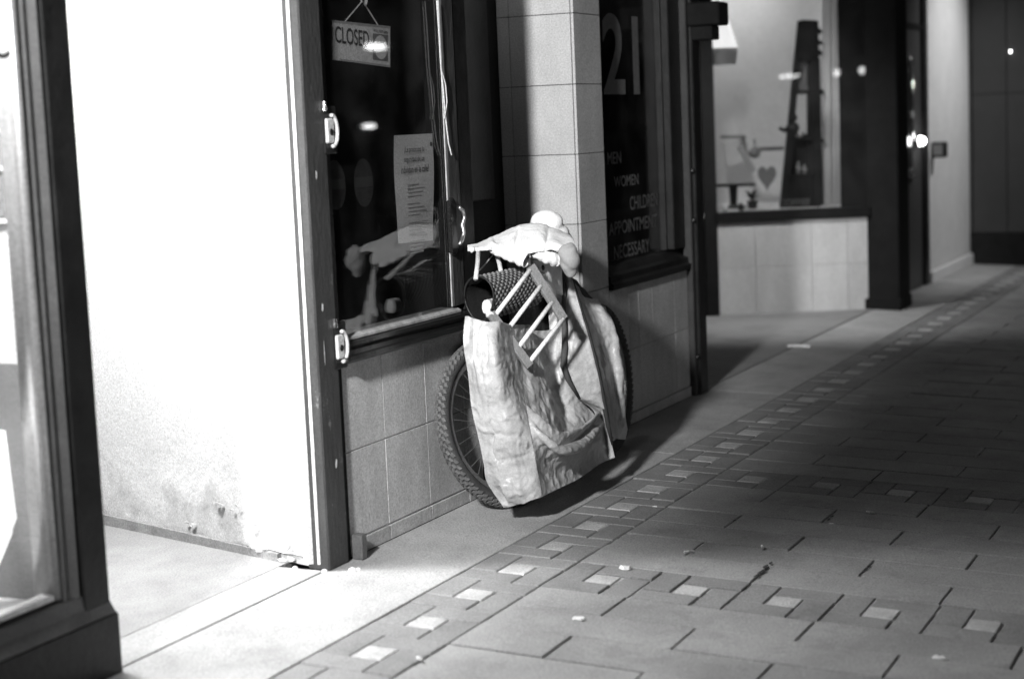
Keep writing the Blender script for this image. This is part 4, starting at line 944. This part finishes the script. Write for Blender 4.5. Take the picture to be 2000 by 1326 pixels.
# sunken middle behind the wooden rack
C_ = [[CP(1003, 634, 2.69), CP(1035, 638, 2.73), CP(1070, 645, 2.745), CP(1105, 630, 2.70)],
      [CP(1012, 690, 2.68), CP(1045, 697, 2.69), CP(1080, 705, 2.72), CP(1104, 690, 2.675)],
      [CP(1018, 742, 2.65), CP(1052, 752, 2.64), CP(1088, 765, 2.685), CP(1107, 737, 2.665)],
      [CP(1026, 788, 2.617), CP(1062, 806, 2.60), CP(1100, 822, 2.635), CP(1131, 778, 2.645)],
      [CP(1031, 815, 2.602), CP(1062, 838, 2.575), CP(1100, 862, 2.57), CP(1166, 812, 2.615)]]
def foldC(i, j): return .010 * math.sin(j * 9 - i * 5) * (1 - .5 * i) - .022 * math.exp(-((j - .45 - .35 * i) / .10) ** 2)
MB().grid(surf(C_, 100, 80, .010, 8, foldC, fine=.0014)).build('middle_panel', M['canvas'], tp, smooth=True, solid=.003)
# right-hand flap up to the strap
D_ = [[CP(1103, 540, 2.800), CP(1108, 541, 2.770), CP(1117, 545, 2.740)],
      [CP(1104, 590, 2.730), CP(1116, 592, 2.690), CP(1131, 596, 2.650)],
      [CP(1106, 640, 2.685), CP(1124, 642, 2.640), CP(1146, 646, 2.600)],
      [CP(1102, 690, 2.670), CP(1130, 694, 2.620), CP(1159, 696, 2.575)],
      [CP(1106, 735, 2.660), CP(1138, 740, 2.605), CP(1170, 742, 2.560)],
      [CP(1128, 776, 2.640), CP(1152, 780, 2.595), CP(1177, 784, 2.555)],
      [CP(1160, 803, 2.615), CP(1172, 808, 2.585), CP(1184, 812, 2.550)],
      [CP(1172, 845, 2.600), CP(1182, 848, 2.575), CP(1191, 850, 2.545)],
      [CP(1176, 903, 2.585), CP(1188, 898, 2.560), CP(1201, 893, 2.535)]]
MB().grid(surf(D_, 130, 36, .006, 8, lambda i, j: .006 * math.sin(j * 6.5 + 1) * (1 - i), fine=.0012)).build('flap', M['canvas'], tp, smooth=True, solid=.003)
# rear panel running back over the rear wheel
E_ = [[CP(1119, 548, 2.750), CP(1128, 562, 2.740), CP(1146, 580, 2.730), CP(1162, 593, 2.720), CP(1182, 600, 2.720)],
      [CP(1136, 600, 2.660), CP(1150, 612, 2.665), CP(1168, 618, 2.660), CP(1182, 622, 2.650), CP(1190, 630, 2.660)],
      [CP(1150, 645, 2.610), CP(1166, 655, 2.635), CP(1184, 660, 2.630), CP(1198, 662, 2.620), CP(1200, 668, 2.630)],
      [CP(1164, 700, 2.585), CP(1178, 706, 2.610), CP(1195, 710, 2.610), CP(1205, 712, 2.600), CP(1211, 718, 2.620)],
      [CP(1176, 752, 2.570), CP(1189, 756, 2.595), CP(1203, 760, 2.600), CP(1209, 764, 2.595), CP(1217, 768, 2.620)],
      [CP(1186, 800, 2.565), CP(1198, 806, 2.585), CP(1210, 810, 2.595), CP(1214, 812, 2.600), CP(1220, 814, 2.630)],
      [CP(1195, 852, 2.560), CP(1204, 856, 2.580), CP(1212, 857, 2.600), CP(1214, 858, 2.610), CP(1218, 855, 2.640)]]
def foldE(i, j): return .018 * math.exp(-((j - .72 - .1 * i) / .09) ** 2) * (1 - .3 * i) - .012 * math.exp(-((j - .45) / .12) ** 2)
MB().grid(surf(E_, 110, 50, .008, 9, foldE, fine=.0013)).build('rear_panel', M['canvas'], tp, smooth=True, solid=.003)
# added dark sheet against the frame, its colour standing in for shade
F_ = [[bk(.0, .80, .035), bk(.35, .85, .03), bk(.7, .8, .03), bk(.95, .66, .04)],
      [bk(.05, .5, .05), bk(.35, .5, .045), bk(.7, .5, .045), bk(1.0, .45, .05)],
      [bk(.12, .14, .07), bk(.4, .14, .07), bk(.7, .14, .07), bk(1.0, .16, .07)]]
MB().grid(surf(F_, 24, 30, .02, 6)).build('dark_inside', M['dark_inside'], tp, smooth=True, solid=.003)
# dark edging strap down the flap and the dark cord left of it
pts = [CP(1118, 547, 2.74), CP(1133, 600, 2.65), CP(1148, 648, 2.60), CP(1161, 698, 2.575), CP(1172, 745, 2.56), CP(1180, 790, 2.555), CP(1188, 832, 2.548), CP(1196, 868, 2.54)]
MB().tube(pts, [.006, .009, .009, .010, .010, .010, .009, .005], 8).build('strap', M['strap'], tp, smooth=True)
pts = [CP(1101, 520, 2.80), CP(1102, 560, 2.755), CP(1100, 610, 2.70), CP(1102, 640, 2.68), CP(1103, 680, 2.665), CP(1100, 715, 2.66), CP(1110, 742, 2.645), CP(1132, 778, 2.63)]
MB().tube(pts, [.007, .008, .009, .010, .012, .012, .010, .006], 10).build('strap', M['dark_inside'], tp, smooth=True)

# pale sheet of paper-like cloth hanging below the white jacket
ps = thing('pale_cloth', 'pale crumpled cloth hanging between the wooden rack and the tarp flap', 'cloth', (6.2, 2.8, .5))
G_ = [[CP(1042, 506, 2.72), CP(1056, 502, 2.715), CP(1072, 504, 2.71), CP(1096, 508, 2.72)],
      [CP(1056, 550, 2.73), CP(1070, 552, 2.71), CP(1084, 553, 2.715), CP(1098, 558, 2.73)],
      [CP(1070, 590, 2.78), CP(1080, 592, 2.765), CP(1090, 594, 2.765), CP(1099, 598, 2.78)],
      [CP(1073, 640, 2.77), CP(1082, 642, 2.75), CP(1090, 644, 2.755), CP(1096, 646, 2.77)],
      [CP(1083, 684, 2.76), CP(1087, 685, 2.745), CP(1091, 686, 2.75), CP(1094, 688, 2.76)]]
MB().grid(surf(G_, 40, 24, .008, 12, lambda i, j: .010 * math.sin(j * 15 + i * 3) * min(1, i * 2.5))).build('sheet', M['cloth'], ps, smooth=True, solid=.003)
c = CP(1060, 523, 2.70)
MB().lathe(c, (0, -1, .1), [(0, .012), (.004, .010), (.005, 0)], 9).build('hole', M['strap'], ps)

# ================================================================== WHITE JACKET over the handlebar and saddle
jk = thing('white_jacket', 'crumpled white jacket draped over the handlebar with a hood over the saddle', 'jacket', (6.3, 2.9, .95))
def CX(px, py, x): return atX((px, py), x)
def blob(name, parts, m, parent, vox=.009, crease=.006, cs=16):
    """soft bundle: rounded lumps merged into one skin, then creased"""
    bm = bmesh.new()
    for c, r, sc, rot in parts:
        mt = Matrix.Translation(c) @ rot.to_matrix().to_4x4() @ Matrix.Diagonal((r * sc[0], r * sc[1], r * sc[2], 1))
        bmesh.ops.create_icosphere(bm, subdivisions=3, radius=1, matrix=mt)
    me = bpy.data.meshes.new(name); bm.to_mesh(me); bm.free()
    o = bpy.data.objects.new(name, me); COL.objects.link(o)
    md = o.modifiers.new('r', 'REMESH'); md.mode = 'VOXEL'; md.voxel_size = vox
    sm = o.modifiers.new('s', 'SMOOTH'); sm.iterations = 5; sm.factor = .5
    dg = bpy.context.evaluated_depsgraph_get(); dg.update()
    me2 = bpy.data.meshes.new_from_object(o.evaluated_get(dg)); o.modifiers.clear(); o.data = me2; bpy.data.meshes.remove(me)
    me2.name = name
    ns = [v.normal.copy() for v in me2.vertices]
    for v, n in zip(me2.vertices, ns):
        p = v.co
        q_ = Vector((p.x * .8, p.y, p.z * 1.3))
        cr = abs(noise.noise(q_ * cs + Vector((1, 4, 2))))
        v.co = p + n * (crease * (noise.fractal(q_ * cs * .8, 1, 2, 3) * .7 + (min(cr, .3) - .2) * 2.2))
    for p in me2.polygons: p.use_smooth = True
    me2.materials.clear(); me2.materials.append(m)
    o.parent = parent; o.matrix_parent_inverse = Matrix.Translation(-Vector(wloc(parent)))
    return o
from mathutils import Euler, Quaternion
def lump(px, py, x, rpx, sc=(1, 1, 1), roll=0.0):
    """a lump seen at a picture position, at street distance x, with a radius in picture pixels; roll tilts it in the view plane"""
    c = CX(px, py, x); r = rpx / FPX * (c - EYE).dot(FWD)
    q_ = Quaternion(FWD, roll) @ Matrix((( RIGHT.x, FWD.x, -DOWN.x), (RIGHT.y, FWD.y, -DOWN.y), (RIGHT.z, FWD.z, -DOWN.z))).to_quaternion()
    return (c, r, sc, q_)
def drape():
    rows = [[(914, 484, 2.930), (948, 475, 2.945), (974, 462, 2.900), (1000, 449, 2.850), (1024, 441, 2.810), (1050, 441, 2.765), (1078, 449, 2.715), (1104, 458, 2.670), (1119, 468, 2.590)],
            [(914, 482, 2.914), (948, 472, 2.900), (974, 459, 2.855), (1000, 446, 2.805), (1024, 440, 2.765), (1050, 440, 2.720), (1078, 447, 2.670), (1104, 457, 2.625), (1119, 468, 2.574)],
            [(914, 485, 2.900), (948, 479, 2.860), (974, 469, 2.815), (1000, 459, 2.765), (1024, 455, 2.725), (1050, 455, 2.680), (1078, 461, 2.630), (1104, 467, 2.585), (1119, 471, 2.560)],
            [(914, 488, 2.889), (948, 485, 2.830), (974, 481, 2.785), (1000, 477, 2.735), (1024, 476, 2.695), (1050, 474, 2.650), (1078, 476, 2.600), (1104, 480, 2.555), (1119, 481, 2.550)],
            [(914, 490, 2.888), (948, 489, 2.825), (974, 488, 2.780), (1000, 492, 2.730), (1024, 497, 2.690), (1050, 492, 2.645), (1078, 488, 2.595), (1104, 495, 2.550), (1119, 493, 2.548)]]
    return [[CP(*p) for p in r] for r in rows]
def foldJ(i, j):
    f = .004 * math.sin(j * 19 + 2.0 * math.sin(i * 4)) * min(1, i * 1.6)
    return f + .016 * math.exp(-((j - .16 - .05 * i) / .018) ** 2) * -1 * i - .012 * math.exp(-((j - .47 + .08 * i) / .02) ** 2) * i - .014 * math.exp(-((j - .74 + .05 * i) / .02) ** 2) * i
MB().grid(surf(drape(), 44, 110, .004, 9, foldJ, False, fine=.0011)).build('body', M['cloth'], jk, smooth=True, solid=.007)
MB().tube([CP(916, 486, 2.88), CP(921, 488, 2.87), CP(926, 487, 2.865)], [.006, .012, .008], 10).build('cuff_end', M['cloth'], jk, smooth=True)
hood = [lump(px, py, atY((px, py), y).x, r, sc, ro_) for px, py, y, r, sc, ro_ in ((1068, 437, 2.84, 29, (1.12, 1.0, .96), 0), (1080, 452, 2.83, 30, (1.1, 1.0, .75), .25), (1097, 462, 2.82, 18, (1.15, 1.1, .6), .15))]
blob('hood', hood, M['cloth'], jk, .007, .006, 9)
def sleeve(pts, rs, name):
    P = []; n = 26
    pts = [Vector(p) for p in pts]; path = [cat_rom(pts, i / n) for i in range(n + 1)]
    mb = MB(); seg = 28
    vs = []; fs = []
    for i, p in enumerate(path):
        t = (path[min(i + 1, n)] - path[max(i - 1, 0)]).normalized()
        a = t.cross(FWD).normalized(); b = t.cross(a)
        v = i / n * (len(rs) - 1); k = min(int(v), len(rs) - 2); r = rs[k] * (1 - (v - k)) + rs[k + 1] * (v - k)
        for s_ in range(seg):
            an = 6.28318 * s_ / seg
            dd = 1 + .16 * noise.noise(Vector((math.cos(an) * 1.6, math.sin(an) * 1.6, i * .42))) + .07 * math.sin(i * 1.3 + 2 * math.cos(an))
            vs.append(p + (a * math.cos(an) + b * math.sin(an) * .85) * r * dd)
    for i in range(n):
        for s_ in range(seg): fs.append((i * seg + s_, i * seg + (s_ + 1) % seg, (i + 1) * seg + (s_ + 1) % seg, (i + 1) * seg + s_))
    o = mb.add(vs, fs).build(name, M['cloth'], jk, smooth=True, solid=.004)
    return o
sleeve([atY((957, 485), 2.825), atY((972, 489), 2.79), atY((990, 494), 2.755), atY((1010, 501), 2.715), atY((1029, 509), 2.675)], [.010, .020, .025, .027, .027], 'sleeve')
sleeve([atY((1034, 490), 2.70), atY((1050, 493), 2.66), atY((1070, 501), 2.625), atY((1090, 509), 2.60)], [.014, .024, .026, .024], 'sleeve')

# grey bag below the saddle
gb = thing('grey_bag', 'grey rounded bag hanging at the right below the white hood', 'bag', (5.9, 2.53, .85))
blob('pouch', [lump(px, py, atY((px, py), y).x, r, sc, ro_) for px, py, y, r, sc, ro_ in ((1113, 503, 2.53, 25, (.78, .8, 1.2), .05), (1116, 519, 2.53, 18, (.85, .8, 1.3), .08), (1106, 494, 2.54, 19, (.8, .8, .9), 0))], M['cloth2'], gb, .007, .009, 11)

# ================================================================== STRAW BASKET hung on cords
bs = thing('straw_basket', 'checked straw basket on its side hanging from the handlebar by two cords', 'basket', (5.75, 2.82, .78))
o0 = CP(936, 584, 2.80); o1 = CP(1052, 570, 2.80); ax_ = (o1 - o0).normalized(); ax_ = Vector((1, -.06, .02)).normalized()
LEN = .42
eu = Vector((.0, 1, 0)); eu = (eu - ax_ * eu.dot(ax_)).normalized(); ev = ax_.cross(eu); 
if ev.z < 0: ev = -ev
def bring(t, k, N, rr=1.0):
    a = 6.28318 * k / N; sq = 1 - .05 * t
    return o0 + ax_ * (t * LEN) + (eu * (.060 + .010 * math.sin(a)) * math.cos(a) + ev * .082 * math.sin(a)) * sq * rr
NB, NL = 40, 26
wl_, wd_ = MB(), MB()
for i in range(NL):
    for k in range(NB):
        t0_, t1_ = i / NL, (i + 1) / NL; lift = 1.03 if (i + k) % 2 == 0 else .99
        q_ = [bring(t0_, k + .04, NB, lift - .02), bring(t0_, k + .96, NB, lift - .02), bring(t1_, k + .96, NB, lift - .02), bring(t1_, k + .04, NB, lift - .02)]
        m_ = bring((t0_ + t1_) / 2, k + .5, NB, lift + .03)
        (wl_ if (i + k) % 2 == 0 else wd_).add(q_ + [m_], [(0, 1, 4), (1, 2, 4), (2, 3, 4), (3, 0, 4)])
w1 = wl_.build('weave', M['weave_l'], bs); kind(w1, 'stuff')
w2 = wd_.build('weave', M['weave_d'], bs); kind(w2, 'stuff')
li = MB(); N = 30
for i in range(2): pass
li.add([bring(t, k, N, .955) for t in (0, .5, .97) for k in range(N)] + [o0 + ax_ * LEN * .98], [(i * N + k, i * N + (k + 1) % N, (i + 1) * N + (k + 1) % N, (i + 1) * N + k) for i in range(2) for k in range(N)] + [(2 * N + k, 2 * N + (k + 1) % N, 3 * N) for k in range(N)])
li.build('dark_inside', M['basket_in'], bs, smooth=True)
MB().tube([bring(0, k, 32, 1.0) for k in range(33)], .0042, 8).build('rim', M['black'], bs, smooth=True)
MB().lathe(o0 + ax_ * LEN, ax_, [(-.01, 0), (-.01, .052), (0, .055), (.004, 0)], 24).build('base', M['weave_d'], bs)
for (pa, pb, ya, yb) in (((934, 485), (929, 545), 2.86, 2.80), ((968, 492), (980, 538), 2.86, 2.78)):
    a, b = CP(*pa, ya), CP(*pb, yb); m_ = (a + b) / 2 + Vector((.006, 0, 0))
    cd = MB().tube([a, m_, b], .0085, 8).build('cord', M['rope'], bs, smooth=True)
a, b = CP(963, 498, 2.87), CP(937, 528, 2.84); MB().tube([a, b], .0028, 6).build('cord', M['rope'], bs)
pw = thing('white_packet', 'small bright white packet inside the mouth of the straw basket', 'packet', tuple(o0))
c = CP(951, 598, 2.785)
MB().prism([(c.y - .02, c.z - .025), (c.y + .012, c.z - .03), (c.y + .02, c.z - .008), (c.y + .014, c.z + .02), (c.y - .012, c.z + .026), (c.y - .022, c.z)], c.x - .01, c.x + .05, 'x').build('packet_body', M['cloth'], pw, bevel=.006)

# ================================================================== WOODEN RACK tied across
rk = thing('wooden_rack', 'small wooden rack of two grey rails and four white dowels tied across the tarp', 'rack', (5.75, 2.62, .7))
ra, rb, ro = CP(1034, 529, 2.66), CP(970, 612, 2.73), CP(1035, 715, 2.635)
rn = (rb - ra).cross(ro - ra).normalized()
if rn.y > 0: rn = -rn
def RP(px, py, o=0.0): return atPlane((px, py), ro + rn * o, rn)
def rail(p0, p1, w_, name='rail'):
    a, b = RP(*p0), RP(*p1); t = (b - a).normalized(); s = t.cross(rn).normalized()
    return MB().obox((a + b) / 2, t * ((b - a).length / 2), s * w_, rn * .009).build(name, M['wood'], rk, bevel=.002)
rail((958, 612), (1035, 715), .0165); rail((1036, 520), (1101, 624), .0175)
for p0, p1 in (((1034, 529), (970, 612)), ((1055, 560), (992, 643)), ((1077, 592), (1015, 675)), ((1099, 624), (1037, 703))):
    a, b = RP(*p0, .004), RP(*p1, .004); t = (b - a).normalized()
    MB().tube([a - t * .004, b + t * .004], .0085, 10).build('dowel', M['dowel'], rk, smooth=True)
a, b = RP(962, 613, .002), RP(951, 606, .002)
MB().obox((a + b) / 2 + Vector((0, 0, -.01)), (b - a) * .6, Vector((0, 0, .014)), rn * .008).build('rail_end', M['dowel'], rk, bevel=.002)
MB().tube([RP(1036, 520, 0), RP(1033, 505, -.02), CP(1040, 495, 2.70)], .006, 6).build('tie', M['strap'], rk, smooth=True)

# ================================================================== litter
LIT = [(1222, 1112, .03, 'crumpled white paper scrap on the paving band, largest piece of litter'), (1132, 1211, .022, 'pale scrap lying on a slab below the paving band'), 
       (1834, 1287, .022, 'pale flat scrap near the bottom right corner'), (1280, 991, .011, 'white speck on the brick band near the bicycle'), (1623, 1024, .010, 'tiny white crumb by an eroded joint')]
for px, py, r, lab in LIT:
    c = onG((px, py)); n = 8; a0 = random.uniform(0, 3)
    base = [(c.x + r * random.uniform(.35, .8) * math.cos(6.283 * k / n + a0) * .8, c.y + r * random.uniform(.7, 1.2) * math.sin(6.283 * k / n + a0), gz(c.y) + .003) for k in range(n)]
    top = [(c.x + (p[0] - c.x) * .7, c.y + (p[1] - c.y) * .7, p[2] + r * random.uniform(.12, .38)) for p in base]
    o = MB().add(base + top, [tuple(range(n))[::-1], tuple(range(n, 2 * n))] + [(k, (k + 1) % n, n + (k + 1) % n, n + k) for k in range(n)]).build('litter_scrap', M['litter'])
    tag(o, lab, 'litter', 'litter on the paving')
for px, py, an, lab in ((1489, 1071, .4, 'cigarette butt on a slab between the two paving bands'), (1700, 1003, 1.3, 'cigarette butt on a slab just below the far paving band'), (1345, 1080, 2.2, 'cigarette butt by an open joint left of the eroded joint'), (820, 1290, .9, 'cigarette butt on the brick band near the lower edge')):
    c = onG((px, py)); d_ = Vector((math.cos(an), math.sin(an), 0)); b_c = thing('cigarette_butt', lab, 'cigarette butt', (c.x, c.y, gz(c.y)), 'cigarette butts on the paving')
    MB().tube([Vector((c.x, c.y, gz(c.y) + .006)), Vector((c.x, c.y, gz(c.y) + .006)) + d_ * .016], .0042, 8).build('paper_tube', M['litter'], b_c)
    MB().tube([Vector((c.x, c.y, gz(c.y) + .006)) - d_ * .018, Vector((c.x, c.y, gz(c.y) + .006)) - d_ * .0005], .0043, 8).build('filter', M['lgrey'], b_c)
st = onG((1560, 680)); o = MB().tube([(st.x, st.y - .07, .01), (st.x + .01, st.y, .012), (st.x, st.y + .07, .01)], .009, 6).build('straw_stub', M['litter'], smooth=True); tag(o, 'pale stub lying on the joint in front of the far entry', 'litter')

S.cycles.use_denoising = True
S.cycles.max_bounces = 8; S.cycles.diffuse_bounces = 3; S.cycles.sample_clamp_indirect = 1.5
S.cycles.caustics_reflective = False
